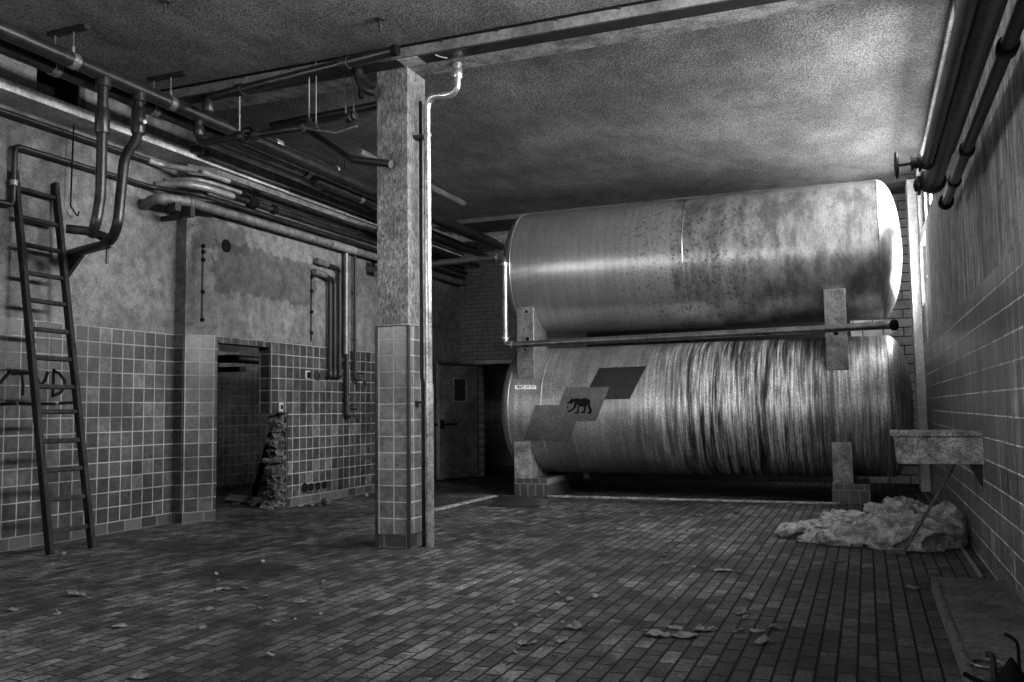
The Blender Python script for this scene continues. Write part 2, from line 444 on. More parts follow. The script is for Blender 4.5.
struct('wall_back', [((-8.24, YB, 0), (DX0, 17.5, ZC)), ((DX0, YB, 2.39), (DX1, 17.5, ZC)), ((DX1, YB, 0), (-5.2, 17.5, ZC))], M['painted_brick'])
struct('wall_back', [((-5.2, YB, 0), (-.2, 17.5, ZC))], M['shade_dark_brick'])  # stretch behind the tanks, its shade put into the brick colour
struct('wall_end', [((-.2, YB, 0), (XR, 17.5, ZC))], M['white_brick'])
struct('trim_2', [((DX0 - .05, 17.16, 2.36), (DX1 + .06, YB + .02, 2.44)), ((DX1, 17.16, 0), (DX1 + .06, YB + .02, 2.36))], M['pale_plaster'], .004)
struct('wall_front', [((-8.7, -3.3, 0), (1.3, -3, 1.6)), ((-8.7, -3.3, 4.6), (1.3, -3, ZC)), ((-8.7, -3.3, 1.6), (-7.6, -3, 4.6)), ((0.2, -3.3, 1.6), (1.3, -3, 4.6))], M['left_wall'])
w = MB().box((-7.6, -3.25, 1.6), (.2, -3.22, 4.6)).build('window_3', M['glow_front'], kind='structure')  # out-of-view window added as soft front fill light
fr = MB()
for i in range(9): fr.box((-7.6 + i * .975 - .03, -3.22, 1.6), (-7.6 + i * .975 + .03, -3.12, 4.6))
for zz in (1.6, 2.6, 3.6, 4.54): fr.box((-7.6, -3.22, zz), (.2, -3.14, zz + .05))
fr.build('window_frame', M['dark_steel'], w)
w = MB().box((-8.66, -2.4, 2.9), (-8.63, 3.0, 4.55)).build('window_4', M['glow_left'], kind='structure')  # unseen window, added to brighten the right wall, sack and slab
fr = MB()
for i in range(6): fr.box((-8.63, -2.4 + i * 1.08 - .03, 2.9), (-8.57, -2.4 + i * 1.08 + .03, 4.55))
for zz in (2.9, 3.7, 4.5): fr.box((-8.63, -2.4, zz), (-8.58, 3.0, zz + .05))
fr.build('window_frame', M['dark_steel'], w)
w = MB().box((1.0, FWY[0], 2.95), (1.03, FWY[1], WZ0 - .12)).build('window_5', M['glow_far'], kind='structure')
fr = MB()
for yy in FWY: fr.box((.96, yy - .03, 2.95), (1.0, yy + .03, WZ0 - .12))
fr.box((.96, FWY[0], 2.95), (1.0, FWY[1], 3.0)); fr.box((.96, FWY[0], 3.4), (1.0, FWY[1], 3.43))
fr.build('window_frame', M['dark_steel'], w)
# annex behind the broken opening, passage behind the door
struct('wall_annex', [((-10.9, 9.15, 0), (-10.6, 14.7, 3)), ((-10.6, 9.15, 0), (-8.24, 9.4, 3)), ((-10.6, 14.4, 0), (-8.24, 14.7, 3)), ((-10.9, 9.15, 2.9), (-8.24, 14.7, 3.1))], M['dark_tile'])
struct('wall_passage', [((-8.6, 19.0, 0), (-5.0, 19.3, 3)), ((-8.9, 17.5, 0), (-8.6, 19.3, 3)), ((-5.3, 17.5, 0), (-5.0, 19.3, 3)), ((-8.9, 17.5, 2.8), (-5.0, 19.3, 3))], M['dark_tile'])
# beams
PXA, PXB = -4.40, -4.16
b = MB().box((-8.0, 7.9, 5.055), (XR, 7.93, ZC)).build('beam', M['beam_face'], kind='structure', bevel=.004)
MB().box((-8.0, 7.93, 5.05), (PXA, 8.13, ZC)).box((PXB, 7.93, 5.05), (XR, 8.13, ZC)).build('soffit_plate', M['dark_steel'], b)
MB().box((PXA, 7.93, 5.05), (PXB, 8.13, ZC)).build('soffit_patch', M['pale_plaster'], b)
struct('beam', [((-8.0, 8.13, 5.05), (XR, 8.44, ZC))], M['concrete'], .006)
struct('beam', [((-8.0, 15.8, 5.09), (XR, 16.3, ZC))], M['beam_face'], .006)
struct('pillar', [((.77, 15.75, 0), (XR, 16.3, 5.09))], M['white_paint'], .006)

# free-standing pillar with tile skirt
PX0, PX1, PY0, PY1 = -4.757, -4.39, 8.13, 8.54
pl = struct('pillar', [((PX0, PY0, 0), (PX1, PY1, 5.05))], M['pillar'])
MB().box((PX0 - .012, PY0 - .012, .13), (PX1 + .012, PY1 + .012, 2.285)).build('tile_cladding', M['pillar'], pl, bevel=.006)
MB().box((PX0 - .02, PY0 - .02, 2.285), (PX1 + .02, PY1 + .02, 2.305)).build('tile_ledge', M['concrete'], pl, bevel=.008)
MB().box((PX1 - .012, PY0 - .02, 0), (PX1 + .02, PY0 + .015, 2.285)).build('corner_guard', M['dark_steel'], pl, bevel=.004)
MB().box((PX0 - .02, PY0 - .02, 0), (PX0 + .012, PY0 + .01, 2.285)).build('corner_guard', M['dark_steel'], pl, bevel=.004)
g0, g1, g2 = at(435, 53.5, 1, 7.95), at(440, 61, 1, 8.02), at(447.5, 65, 1, 8.08)
MB().tube([(p.x, p.y, 5.046) for p in (g0, g1, g2)], .008, 8).build('bracket_rim', M['pipe_grey'], pl)

# raised slab with a clinker edge along the right wall, gutter angle, kerb in front of the tanks
SX, SY, SZ = .40, 7.5, .10
pf = MB().box((SX + .03, -3, 0), (XR, SY, SZ)).build('floor_plinth', M['slab'], kind='structure')
e = MB()
for k in range(42):
    y1 = SY - k * .25; e.box((SX, y1 - .242, 0), (SX + .032, y1, SZ + .010 + .004 * math.sin(k * 3.1)))
e.build('edging', M['pipe_edge'], pf, bevel=.006)
gx = .79
g = MB().box((gx, 8.15, 0), (gx + .03, 15.6, .018)).build('floor_gutter', M['saddle'], kind='structure')
k = MB()
for i in range(13):
    x0 = -4.75 + i * .335; k.box((x0, 13.42, 0), (x0 + .325, 13.5, .028 + .006 * random.random()))
k.build('floor_kerb', M['trough'], kind='structure', bevel=.006)
# steel hatch and drain strip left of the tanks
a_, b_, c_, d_ = fl(489, 507), fl(540, 507.5), fl(527, 497.5), fl(499, 497)
hatch = MB().prism([(p.x, p.y, .004) for p in (a_, b_, c_, d_)], (0, 0, .014)).build('floor_hatch', M['dark_steel']); tag(hatch, 'grey steel plate lying flush on the floor beside the left tank pedestal', 'hatch')
p0, p1 = fl(433, 511), fl(494, 496.5)
dv = (p1 - p0).normalized(); nv = Vector((-dv.y, dv.x, 0))
dr = MB()
for i in range(18):
    q0 = p0 + (p1 - p0) * (i / 18); q1 = p0 + (p1 - p0) * ((i + .93) / 18)
    dr.prism([q0 - nv * .05, q1 - nv * .05, q1 + nv * .05, q0 + nv * .05], (0, 0, .016 + .008 * random.random()))
dr.build('floor_trim', M['concrete'], kind='structure')

# graffiti on the left wall tiles (sprayed letters V T V D over an underline)
gr = MB()


def stroke(pts, wd=.018):
    P = [at(x, y, 0, XN + .0035) for x, y in pts]
    for i in range(len(P) - 1):
        d = (P[i + 1] - P[i]); d.x = 0; L = d.length; d.normalize(); n = Vector((0, -d.z, d.y)) * wd
        a, b = P[i] - d * wd * .6, P[i + 1] + d * wd * .6
        gr.prism([a - n, b - n, b + n, a + n], (.001 + .0003 * (i % 3), 0, 0))


for s_ in ([(-8, 373), (0, 383), (9.5, 372)], [(12.5, 373.8), (28, 373.2)], [(21.5, 373.5), (23, 385), (22.5, 394.5)],
           [(35.3, 374), (38, 380), (40.5, 386)], [(40.5, 386), (45, 380), (47.8, 372.5)],
           [(53.8, 369.5), (53.5, 380), (52.5, 395.5)], [(54, 371), (60, 374), (65, 381), (64.5, 387), (60, 393), (52.5, 396)],
           [(-2, 404.3), (15, 403.6)], [(20, 403.5), (31, 404)], [(38, 403.8), (55, 403.8)], [(59.5, 403.2), (72, 402.6)]):
    stroke(s_)
wall_left = bpy.data.objects['wall_left']
gr.build('graffiti', M['black'], wall_left)
# small holes and marks in the tiled wall
hm = MB()
for (x, y, r) in [(304.5, 488, .075), (310.8, 487, .06), (317.5, 486, .06), (324, 485, .06)]:
    c = at(x, y, 0, XL); hm.cyl(c + Vector((-.02, 0, 0)), c + Vector((.012, 0, 0)), r, 20)
hm.build('drain_stubs', M['black'], wall_left)
for (x, y, r) in [(226, 246, .09), (373, 262, .07)]:
    c = at(x, y, 0, XL); MB().cyl(c + Vector((-.02, 0, 0)), c + Vector((.014, 0, 0)), r, 22).build('wall_plug', M['black'], wall_left)
c0, c1 = at(366, 262, 0, XL), at(373.5, 277, 0, XL)
MB().box((XL - .02, c0.y, c1.z), (XL + .008, c1.y, c0.z)).build('dark_patch', M['dark_steel'], wall_left)
#__PART2__
# ------------------------------------------------------------------ tanks
YT, ZU, ZL, RT = 14.5, 3.754, 1.385, 1.06
TX0, TX1 = -5.37, .27


def head_prof(x, sgn, R, depth):
    return [(x + sgn * depth * math.sin(a), R * max(math.cos(a), 0) ** 1.0) for a in [i * math.pi / 2 / 14 for i in range(15)]]


def tank(name, label, z, x0, x1, mat, seams):
    t = thing(name, label, 'tank', (-2.5, YT, z - RT))
    n = 96
    mb = MB(); o = Vector((0, YT, z))
    mb.lathe(o, (1, 0, 0), [(x0 + (x1 - x0) * i / 24, RT) for i in range(25)], n)
    mb.f = mb.f[:-2]; mb.sm = mb.sm[:-2]
    mb.build('shell', mat, t)
    for x, s in ((x0, -1), (x1, 1)):
        m2 = MB().lathe(o, (1, 0, 0), head_prof(x, s, RT + .002, .33), n); m2.f = m2.f[:-2]; m2.sm = m2.sm[:-2]
        m2.build('dished_head', mat, t)
        MB().torus((x, YT, z), (1, 0, 0), RT + .001, .010, n, 6).build('weld_seam', mat, t)
    for x in seams:
        MB().torus((x, YT, z), (1, 0, 0), RT - .001, .007, n, 6).build('weld_seam', mat, t)
    return t


up = tank('storage_tank', 'long horizontal steel tank resting on top of the striped tank, lit along its side', ZU, TX0, TX1, M['tank_up'], [-2.52])
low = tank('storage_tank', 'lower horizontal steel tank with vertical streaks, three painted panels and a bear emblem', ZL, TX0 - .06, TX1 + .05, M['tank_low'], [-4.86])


def arc(z0, zc, za, zb, n=14):
    """tank outline (y, z) between heights za and zb on the room side"""
    out = []
    for i in range(n + 1):
        z = za + (zb - za) * i / n
        out.append((YT - math.sqrt(max((RT + .004) ** 2 - (z - zc) ** 2, 0)), z))
    return out


# saddles joining both tanks (part of the upper tank)
for x0, x1 in ((-5.30, -5.02), (-.50, -.22)):
    yf = 13.59
    lowarc = arc(0, ZL, 1.93, ZL + RT * .985); uparc = arc(0, ZU, ZU - RT * .985, 3.06)
    poly = [(yf, 1.93)] + lowarc + uparc + [(yf, 3.06)]
    MB().prism([(x0, y, z) for y, z in poly], (x1 - x0, 0, 0)).build('saddle', M['saddle'], up)
    fp = MB().box((x0 - .012, yf - .02, 1.90), (x1 + .012, yf + .005, 3.08)).build('saddle_plate', M['saddle'], up, bevel=.03)
    if x0 < -3:
        for zz, dx, s in ((3.0, .03, .022), (2.72, -.02, .012), (2.55, .04, .03), (2.47, -.03, .024), (2.38, .0, .018)):
            MB().box(((x0 + x1) / 2 + dx - s, yf - .0215, zz - s), ((x0 + x1) / 2 + dx + s, yf - .0195, zz + s)).build('rust_spot', M['black'], fp)
    else:
        MB().cyl(((x0 + x1) / 2, yf - .03, 2.44), ((x0 + x1) / 2, yf - .015, 2.44), .035).build('plate_hole', M['black'], fp)


def cylpt(px, py, off):
    d = RGT * ((px - 512) / FPX) - UPV * ((py - 341) / FPX) + FWD
    oy, oz = CAMP.y - YT, CAMP.z - ZL; R = RT + off
    A = d.y ** 2 + d.z ** 2; B = 2 * (oy * d.y + oz * d.z); C = oy ** 2 + oz ** 2 - R * R
    return CAMP + d * ((-B - math.sqrt(max(B * B - 4 * A * C, 0))) / (2 * A))


def paint(name, polys, off, mat, parent, cuts=3):
    """flat paint on the tank's curved side; the outline is subdivided so that it follows the shell"""
    bm = bmesh.new()
    for p in polys:
        bm.faces.new([bm.verts.new((x, y, 0)) for x, y in p])
    bmesh.ops.triangulate(bm, faces=bm.faces[:])
    bmesh.ops.subdivide_edges(bm, edges=bm.edges[:], cuts=cuts, use_grid_fill=True)
    mb = MB(); bm.verts.index_update()
    mb.add([cylpt(v.co.x, v.co.y, off) for v in bm.verts], [tuple(v.index for v in f.verts) for f in bm.faces], True)
    bm.free()
    return mb.build(name, mat, parent)


pd = paint('painted_panel', [[(599.2, 368.1), (646.5, 366), (629.5, 399), (582.5, 400)]], .003, M['panel_black'], low, 6); pd['label'] = 'black slanted painted panel, upper right of three'
pm = paint('painted_panel', [[(565.6, 387.3), (609.4, 386.9), (596, 421), (552.5, 422)]], .0045, M['panel_grey'], low, 6); pm['label'] = 'grey slanted painted panel with the bear'
pg = paint('painted_panel', [[(535.2, 405.3), (582, 405), (568.8, 441.6), (523.8, 439.8)]], .006, M['panel_mid'], low, 6); pg['label'] = 'grey slanted painted panel, lower left of three'
bear = [[(340, 215), (370, 192), (405, 192), (450, 207), (540, 190), (605, 203), (655, 238), (650, 275), (628, 290), (600, 330), (580, 355), (540, 360), (500, 350), (440, 355), (425, 330), (400, 310), (375, 330), (345, 290)],
        [(355, 210), (330, 215), (310, 188), (285, 205), (262, 240), (240, 265), (205, 290), (225, 302), (265, 290), (285, 305), (310, 295), (325, 260), (345, 260)],
        [(200, 370), (225, 340), (240, 350), (222, 385), (200, 390)],
        [(350, 295), (395, 320), (385, 350), (350, 395), (300, 435), (250, 458), (215, 445), (225, 425), (270, 415), (320, 375)],
        [(405, 345), (440, 345), (435, 400), (430, 470), (395, 488), (345, 488), (350, 468), (395, 455), (400, 420), (410, 380)],
        [(515, 350), (565, 350), (565, 420), (545, 475), (480, 475), (475, 450), (520, 440), (525, 400)],
        [(615, 290), (650, 275), (645, 330), (670, 385), (682, 440), (662, 485), (600, 482), (588, 455), (635, 442), (625, 405), (608, 370), (605, 340)]]
paint('bear_emblem', [[(556 + x / 18.94, 388 + y / 18.94) for x, y in p] for p in bear], .0085, M['black'], pm, 2)
st = paint('sticker', [[(514.8, 385.2), (536.2, 385.2), (536.2, 389.2), (514.8, 389.2)]], .004, M['white'], low, 3); st['label'] = 'small white sticker with smudged print'
for x, y, w_, h_ in ((517.5, 386.1, 1.6, 1.8), (519.8, 386.5, 1.2, 1.5), (521.6, 386.1, 1.8, .9), (525.6, 386.1, 1.3, 1.0), (527.5, 386.1, 1.4, 1.1), (531.2, 386.0, 1.1, 1.2), (533.0, 386.1, 1.4, .8)):
    paint('print_mark', [[(x, y), (x + w_, y), (x + w_, y + h_), (x, y + h_)]], .0055, M['black'], st, 1)

# concrete pedestals on clinker plinths under the lower tank
for x0, x1, p0x, p1x, lab in ((-5.37, -5.10, -5.37, -4.80, 'concrete tank pedestal on a clinker plinth below the painted panels, beside the doorway'), (-.48, -.21, -.50, .01, 'concrete tank pedestal on a clinker plinth next to the canvas heap')):
    t = thing('tank_pedestal', lab, 'pedestal', ((x0 + x1) / 2, 14.4, 0), 'pedestals under the tanks')
    zt = .87; low_arc = []
    for i in range(21):
        y = 13.60 + (15.40 - 13.60) * i / 20
        low_arc.append((y, ZL - math.sqrt(max((RT + .006) ** 2 - (y - YT) ** 2, 0))))
    poly = [(13.55, .285), (13.55, zt), (13.59, zt)] + low_arc + [(15.45, zt), (15.45, .285)]
    MB().prism([(x0, y, z) for y, z in poly], (x1 - x0, 0, 0)).build('cradle', M['concrete'], t)
    MB().box((p0x, 13.53, 0), (p1x, 15.5, .285)).build('plinth', M['clinker'], t, bevel=.006)

# pipe running in front of both tanks
t = thing('pipe', 'bright steel pipe that drops past the tank ends and runs between the two tanks', 'pipe', (-5.43, 13.33, 2.45))
yp = 13.36
MB().tube(fillet([(-8.02, yp, 3.88), (-5.43, yp, 3.90), (-5.43, yp, 2.445), (.42, yp, 2.50)], .10), .055, 16).build('tube', M['tank_pipe'], t)
for c, ax in (((-5.43, yp, 3.78), (0, 0, 1)), ((-5.55, yp, 3.90), (1, 0, 0)), ((-5.43, yp, 2.56), (0, 0, 1)), ((-5.31, yp, 2.446), (1, 0, 0))):
    MB().lathe(c, ax, [(-.02, .058), (-.018, .066), (.018, .066), (.02, .058)], 18).build('elbow_collar', M['steel'], t)
MB().lathe((.40, yp, 2.50), (1, -.5, 0), [(-.03, .055), (-.02, .075), (.04, .078), (.05, .06), (.03, .05), (.0, .045)], 22).build('end_cap', M['black'], t)

# ------------------------------------------------------------------ ladder
def pry(p):
    d = Vector(p) - CAMP; w = d.dot(FWD)
    return 512 + FPX * d.dot(RGT) / w, 341 - FPX * d.dot(UPV) / w


A0, A1 = fl(50, 556), at(14.5, 171, 0, -8.32); B0, B1 = fl(92, 549), at(55, 183, 0, -8.32)
t = thing('wooden_ladder', 'dark wooden ladder leaning against the tiled left wall', 'ladder', (A0 + B0) / 2)


def bar(mb, a, b, w1, w2, up):
    d = (b - a).normalized(); s = d.cross(up).normalized(); u = s.cross(d)
    q = [s * w1 + u * w2, -s * w1 + u * w2, -s * w1 - u * w2, s * w1 - u * w2]
    return mb.add([a + v for v in q] + [b + v for v in q], [(0, 1, 2, 3), (7, 6, 5, 4), (0, 4, 5, 1), (1, 5, 6, 2), (2, 6, 7, 3), (3, 7, 4, 0)])


side = (B0 - A0).normalized()
for a, b in ((A0, A1), (B0, B1)):
    a = a + Vector((0, 0, .012))
    bar(MB(), a, b, .042, .026, side).build('rail', M['wood'], t, bevel=.008)
for yy in (198.7, 226, 252, 279, 305, 332.6, 360, 387.4, 411.6, 440, 468, 496, 526):
    lo_, hi_ = 0.0, 1.0
    for _ in range(30):
        m_ = (lo_ + hi_) / 2
        if pry(B0.lerp(B1, m_))[1] > yy: lo_ = m_
        else: hi_ = m_
    bar(MB(), A0.lerp(A1, m_), B0.lerp(B1, m_), .022, .020, Vector((1, 0, .25))).build('rung', M['wood'], t, bevel=.006)

# ------------------------------------------------------------------ pipes on the left
def run(name, label, path, r, mat, rad=.08, n=14, cat='pipe', group=None):
    t = thing(name, label, cat, Vector(path[0]), group)
    MB().tube(fillet(path, rad) if len(path) > 2 else path, r, n).build('tube', mat, t)
    return t


def ring(t, c, ax, r, L, mat, name='clamp'):
    return MB().lathe(c, ax, [(-L, r * .93), (-L * .9, r), (L * .9, r), (L, r * .93)], 20).build(name, mat, t)


def ypipe(label, px, X, r, y0, y1, mat, name='pipe'):
    z = at(px[0], px[1], 0, X).z
    t = run(name, label, [(X, y0, z), (X, y1, z)], r, mat)
    if X > -7.5:
        for k in (.28, .74):
            y = y0 + (y1 - y0) * k
            if abs(y - 8.17) > .5 and abs(y - 16.05) > .5: MB().cyl((X, y, z), (X, y, ZC), .006, 8).build('hanging_rod', M['dark_steel'], t)
    return t, z


YD = (0, 1, 0)
p1, z1 = ypipe('thick dark ceiling pipe along the left wall, front one of the hung pair', (77, 62.5), -7.05, .080, 2.5, 17.2, M['pipe'])
p2, z2 = ypipe('dark ceiling pipe of the hung pair lying nearer the left wall', (56, 68.5), -7.29, .074, 2.5, 9.6, M['pipe_black'])
for y in (7.9, 8.6, 9.4): ring(p1, (-7.05, y, z1), YD, .080, .05, M['pipe'], 'collar')
for lab, y, xs in (('flat ceiling bracket with two rods holding the dark pipe pair at the picture edge', 6.24, (-7.34, -6.90)), ('flat ceiling bracket with two rods holding the pipe pair just left of the elbow', 7.55, (-7.34, -6.87))):
    t = thing('pipe_hanger', lab, 'hanger', (-7.1, y, ZC), 'hangers of the pipe pair')
    MB().box((xs[0] - .03, y - .035, ZC - .045), (xs[1] + .03, y + .035, ZC)).build('bracket', M['dark_steel'], t, bevel=.006)
    for X, z in ((-7.05, z1), (-7.29, z2)):
        MB().cyl((X, y, z + .05), (X, y, ZC - .04), .010, 10).build('rod', M['pipe_grey'], t)
        c = MB().lathe((X, y, z), YD, [(-.045, .078), (-.04, .084), (.04, .084), (.045, .078)], 22).build('clamp', M['pipe_grey'], t)
        MB().cyl((X, y, z + .07), (X, y, z + .14), .02, 10).build('clamp_bolt', M['steel'], c)
# two drop pipes joining on a wall bracket
X = -7.05
d1t, d1b = at(103, 92, 0, X), at(96, 226, 0, X)
t = run('drop_pipe', 'straight dark drop pipe with a thick sleeve, hanging left of the kinked one', [(X, d1t.y, z1), (X, d1t.y, 3.6), (X, d1b.y, 3.30), (X - .12, d1b.y + .06, 3.21)], .052, M['pipe'])
ring(t, (X, d1t.y, z1 - .09), (0, 0, 1), .075, .05, M['pipe'], 'tee_collar'); ring(t, (X, d1t.y, at(102, 121, 0, X).z), (0, 0, 1), .072, .13, M['pipe'], 'sleeve')
q = [at(139, 92, 0, X), at(138, 138, 0, X), at(124.5, 156, 0, X), at(117.5, 226, 0, X)]
t = run('drop_pipe', 'kinked dark drop pipe with a thick sleeve, hanging right of the straight one', [(X, q[0].y, z1), (X, q[0].y, q[1].z), q[2], q[3], (X - .13, q[3].y + .05, 3.20), (X - .3, q[3].y + .12, 3.19)], .052, M['pipe'], .12)
ring(t, (X, q[0].y, z1 - .09), (0, 0, 1), .075, .05, M['pipe'], 'tee_collar'); ring(t, (X, q[0].y, at(138, 121, 0, X).z), (0, 0, 1), .072, .14, M['pipe'], 'sleeve')
MB().cyl((X + .06, q[0].y - .02, at(136, 124, 0, X).z), (X + .14, q[0].y - .05, at(136, 124, 0, X).z), .022, 10).build('side_nipple', M['pipe_pale'], t)
t = thing('pipe_manifold', 'dark pipe joint on a triangular wall bracket where both drop pipes end', 'manifold', (-8.3, 7.4, 3.2))
MB().tube([(-7.22, 6.95, 3.19), (-8.0, 7.28, 3.22), (-8.34, 7.41, 3.23)], [.05, .055, .05], 14).build('tube', M['pipe_black'], t)
MB().tube(fillet([(-7.3, 6.98, 3.24), (-7.45, 6.85, 3.31), (-7.6, 6.7, 3.32)], .05), .048, 12).build('stub', M['pipe_black'], t)
MB().cyl((-7.35, 7.0, 3.18), (-7.35, 7.0, 2.98), .016, 8).build('drain_cock', M['pipe_black'], t)
MB().prism([(-8.36, 7.38, 3.25), (-8.02, 7.30, 3.20), (-8.06, 7.30, 3.16), (-8.36, 7.38, 2.96)], (0, .05, 0)).build('bracket', M['dark_steel'], t)

# wall conduits in the niche and round the step
t = run('conduit', 'thin dark pipe clipped to the left wall just below the pale ledge', [(-8.28, 2.5, 4.57), (-8.28, 8.72, 4.59), (-7.89, 9.0, 4.53), (-7.89, 17.15, 4.53)], .032, M['pipe'], .05)
MB().tube(fillet([(-8.28, 8.50, 4.59), (-8.28, 8.72, 4.59), (-7.89, 9.0, 4.53), (-7.89, 9.55, 4.53)], .08), .037, 14).build('pale_elbow', M['pipe_pale'], t)
t = run('conduit', 'dark pipe rising beside the ladder top and running along the left wall', [(-8.28, 4.5, 3.62), (-8.28, 6.626, 3.62), (-8.28, 6.626, 4.26), (-8.28, 8.6, 4.265), (-7.88, 9.0, 4.215), (-7.88, 17.15, 4.215)], .030, M['pipe'], .06)
ring(t, (-8.28, 6.626, 3.86), (0, 0, 1), .04, .03, M['pipe_pale'], 'collar')
t = run('conduit', 'thin pale-ended pipe between the two fatter pipes on the left wall step', [(-8.34, 8.88, 4.44), (-7.95, 9.0, 4.43), (-7.89, 9.3, 4.43), (-7.89, 17.15, 4.43)], .024, M['pipe'], .08)
MB().tube(fillet([(-8.34, 8.88, 4.44), (-7.95, 9.0, 4.43), (-7.89, 9.3, 4.43), (-7.89, 9.8, 4.43)], .08), .029, 12).build('pale_elbow', M['pipe_pale'], t)
ring(t, (-7.89, 9.85, 4.43), YD, .045, .05, M['black'], 'coupling')
t = run('conduit', 'fat pipe with a pale start and a dark valve on the left wall step', [(-8.34, 8.72, 4.34), (-7.95, 8.86, 4.335), (-7.86, 9.1, 4.33), (-7.86, 17.15, 4.33)], .044, M['pipe'], .1)
MB().tube(fillet([(-8.34, 8.72, 4.34), (-7.95, 8.86, 4.335), (-7.86, 9.1, 4.33), (-7.86, 9.6, 4.33)], .1), .047, 14).build('pale_lagging', M['pipe_pale'], t)
v = ring(t, (-7.86, 10.0, 4.33), YD, .075, .09, M['black'], 'valve_body')
MB().cyl((-7.86, 10.0, 4.33), (-7.78, 10.0, 4.47), .018, 8).torus((-7.77, 10.0, 4.48), (.5, 0, 1), .05, .012, 16, 6).build('valve_wheel', M['black'], v)
ring(t, (-7.86, 10.5, 4.33), YD, .062, .05, M['black'], 'coupling')
t = run('conduit', 'thinnest pipe directly above the flexible duct on the left wall', [(-7.90, 9.15, 4.275), (-7.90, 17.15, 4.275)], .018, M['pipe_grey'])
t = run('flexible_duct', 'ribbed grey flexible duct running along the left wall above the plaster', [(-8.34, 8.50, 4.02), (-8.00, 8.36, 4.06), (-7.90, 8.75, 4.085), (-7.90, 12.3, 4.10), (-7.90, 17.15, 4.10)], .062, M['lagging'], .2, 18, 'duct')
rb = MB()
for i in range(60):
    y = 8.8 + i * .06; rb.torus((-7.90, y, 4.092), YD, .062, .006, 14, 5)
rb.build('ribs', M['lagging'], t)
ring(t, (-7.90, 12.4, 4.10), YD, .068, .35, M['pipe_pale'], 'pale_sleeve')
MB().box((-8.02, 8.80, 3.90), (-7.86, 8.88, 4.03)).box((-8.34, 8.80, 3.88), (-8.0, 8.86, 3.94)).box((-8.0, 8.55, 3.93), (-7.88, 8.65, 4.03)).build('support_bracket', M['dark_steel'], t)
t, _ = ypipe('thin dark conduit fixed along the face of the pale ledge', (293, 191), -7.92, .020, 9.0, 17.15, M['pipe'], 'conduit')
t, z = ypipe('shiny pale pipe slanting away beside the ledge, above the valve pipe', (260, 163.5), -7.6, .040, 8.75, 17.15, M['pipe'])
MB().cyl((-7.6, 8.72, z), (-7.6, 11.3, z), .046, 16).build('pale_wrapping', M['pipe_pale'], t)
t, z = ypipe('flat grey lagged pipe ending in a dark open mouth beside the hung pair', (270, 157), -7.36, .085, 8.2, 10.5, M['lagging'])
ring(t, (-7.36, 10.5, z), YD, .088, .03, M['black'], 'open_end')
t, z = ypipe('dark lagged pipe with a bright clamp band, half hidden by the pillar', (341, 191), -7.34, .075, 10.75, 13.6, M['pipe'])
ring(t, (-7.34, 12.0, z), YD, .083, .04, M['pipe_grey']); ring(t, (-7.34, 12.5, z), YD, .083, .02, M['steel'])
t, z = ypipe('dark pipe with two pale bands stepping down to a thinner pipe', (293, 151), -7.14, .036, 8.95, 17.15, M['pipe'])
MB().cyl((-7.14, 9.0, z), (-7.14, 11.55, z), .062, 16).build('thick_section', M['pipe'], t)
ring(t, (-7.14, 9.6, z), YD, .066, .07, M['pipe_pale'], 'band'); ring(t, (-7.14, 11.0, z), YD, .066, .03, M['pipe_pale'], 'band')
t, z = ypipe('thin bright pipe just under the banded pipe', (300, 167), -7.2, .020, 8.8, 17.15, M['steel'])
t, z = ypipe('pale pipe hung from ceiling rods right of the pillar, near the tank', (440, 192), -6.5, .055, 10.6, 14.1, M['pipe_grey'])
for y in (12.2, 13.6): MB().cyl((-6.5, y, z), (-6.5, y, ZC), .008, 8).build('rod', M['dark_steel'], t)
t, z = ypipe('dark pipe below the thick ceiling pipe, ending at the back wall', (433, 236), -7.3, .055, 13.0, 17.2, M['pipe'])
t, z = ypipe('lowest dark pipe meeting the back wall above the doorway', (433, 250), -7.6, .048, 13.0, 17.2, M['pipe'])

# pipes along the beam
t = run('pipe', 'dark pipe along the underside of the beam, elbow at its left end', [at(208, 112, 1, 7.8), at(208, 98, 1, 7.8), at(397, 50, 1, 7.8)], .052, M['pipe'], .12)
e1 = at(397, 50, 1, 7.8)
ring(t, at(208, 106, 1, 7.8), (0, 0, 1), .064, .07, M['pipe'], 'collar'); ring(t, e1 + Vector((-.02, 0, 0)), (1, 0, 0), .06, .03, M['black'], 'open_end')
for x in (240, 345): ring(t, at(x, 98 - (x - 208) * .254, 1, 7.8), (1, 0, 0), .068, .05, M['pipe_black'], 'coupling')
t = run('conduit', 'thin cable conduit clipped along the top edge of the beam', [(-7.95, 7.882, 5.166), (XR, 7.882, 5.166)], .013, M['black'])
for i in range(14): MB().box((-7.6 + i * .62, 7.872, 5.145), (-7.57 + i * .62, 7.9, 5.18)).build('clip', M['dark_steel'], t)
t = run('pipe', 'dark elbow pipe dropping from the hung pair and running right below the beam', [(-7.05, 8.0, z1 - .03), (-7.05, 8.0, 4.51), (-5.61, 8.0, 4.51)], .046, M['pipe'], .14)
ring(t, (-7.05, 8.0, 4.66), (0, 0, 1), .062, .06, M['pipe'], 'collar'); ring(t, (-6.43, 8.0, 4.51), (1, 0, 0), .075, .06, M['pipe_black'], 'coupling'); ring(t, (-6.25, 8.0, 4.51), (1, 0, 0), .06, .05, M['pipe_black'], 'coupling')
MB().tube([(-5.62, 8.0, 4.51), at(336, 133, 1, 8.0), at(357, 126, 1, 8.0)], .014, 8).build('bent_strip', M['pipe_grey'], t)
t = run('pipe', 'dark pipe crossing behind the pillar head, blunt left end', [at(272, 126, 1, 9.0), at(385, 103.8, 1, 9.0)], .05, M['pipe_black'])
t = run('pipe', 'thin bright pipe just under the pipe behind the pillar head', [at(320, 122.5, 1, 9.3), at(385, 112, 1, 9.3)], .034, M['pipe_grey'])
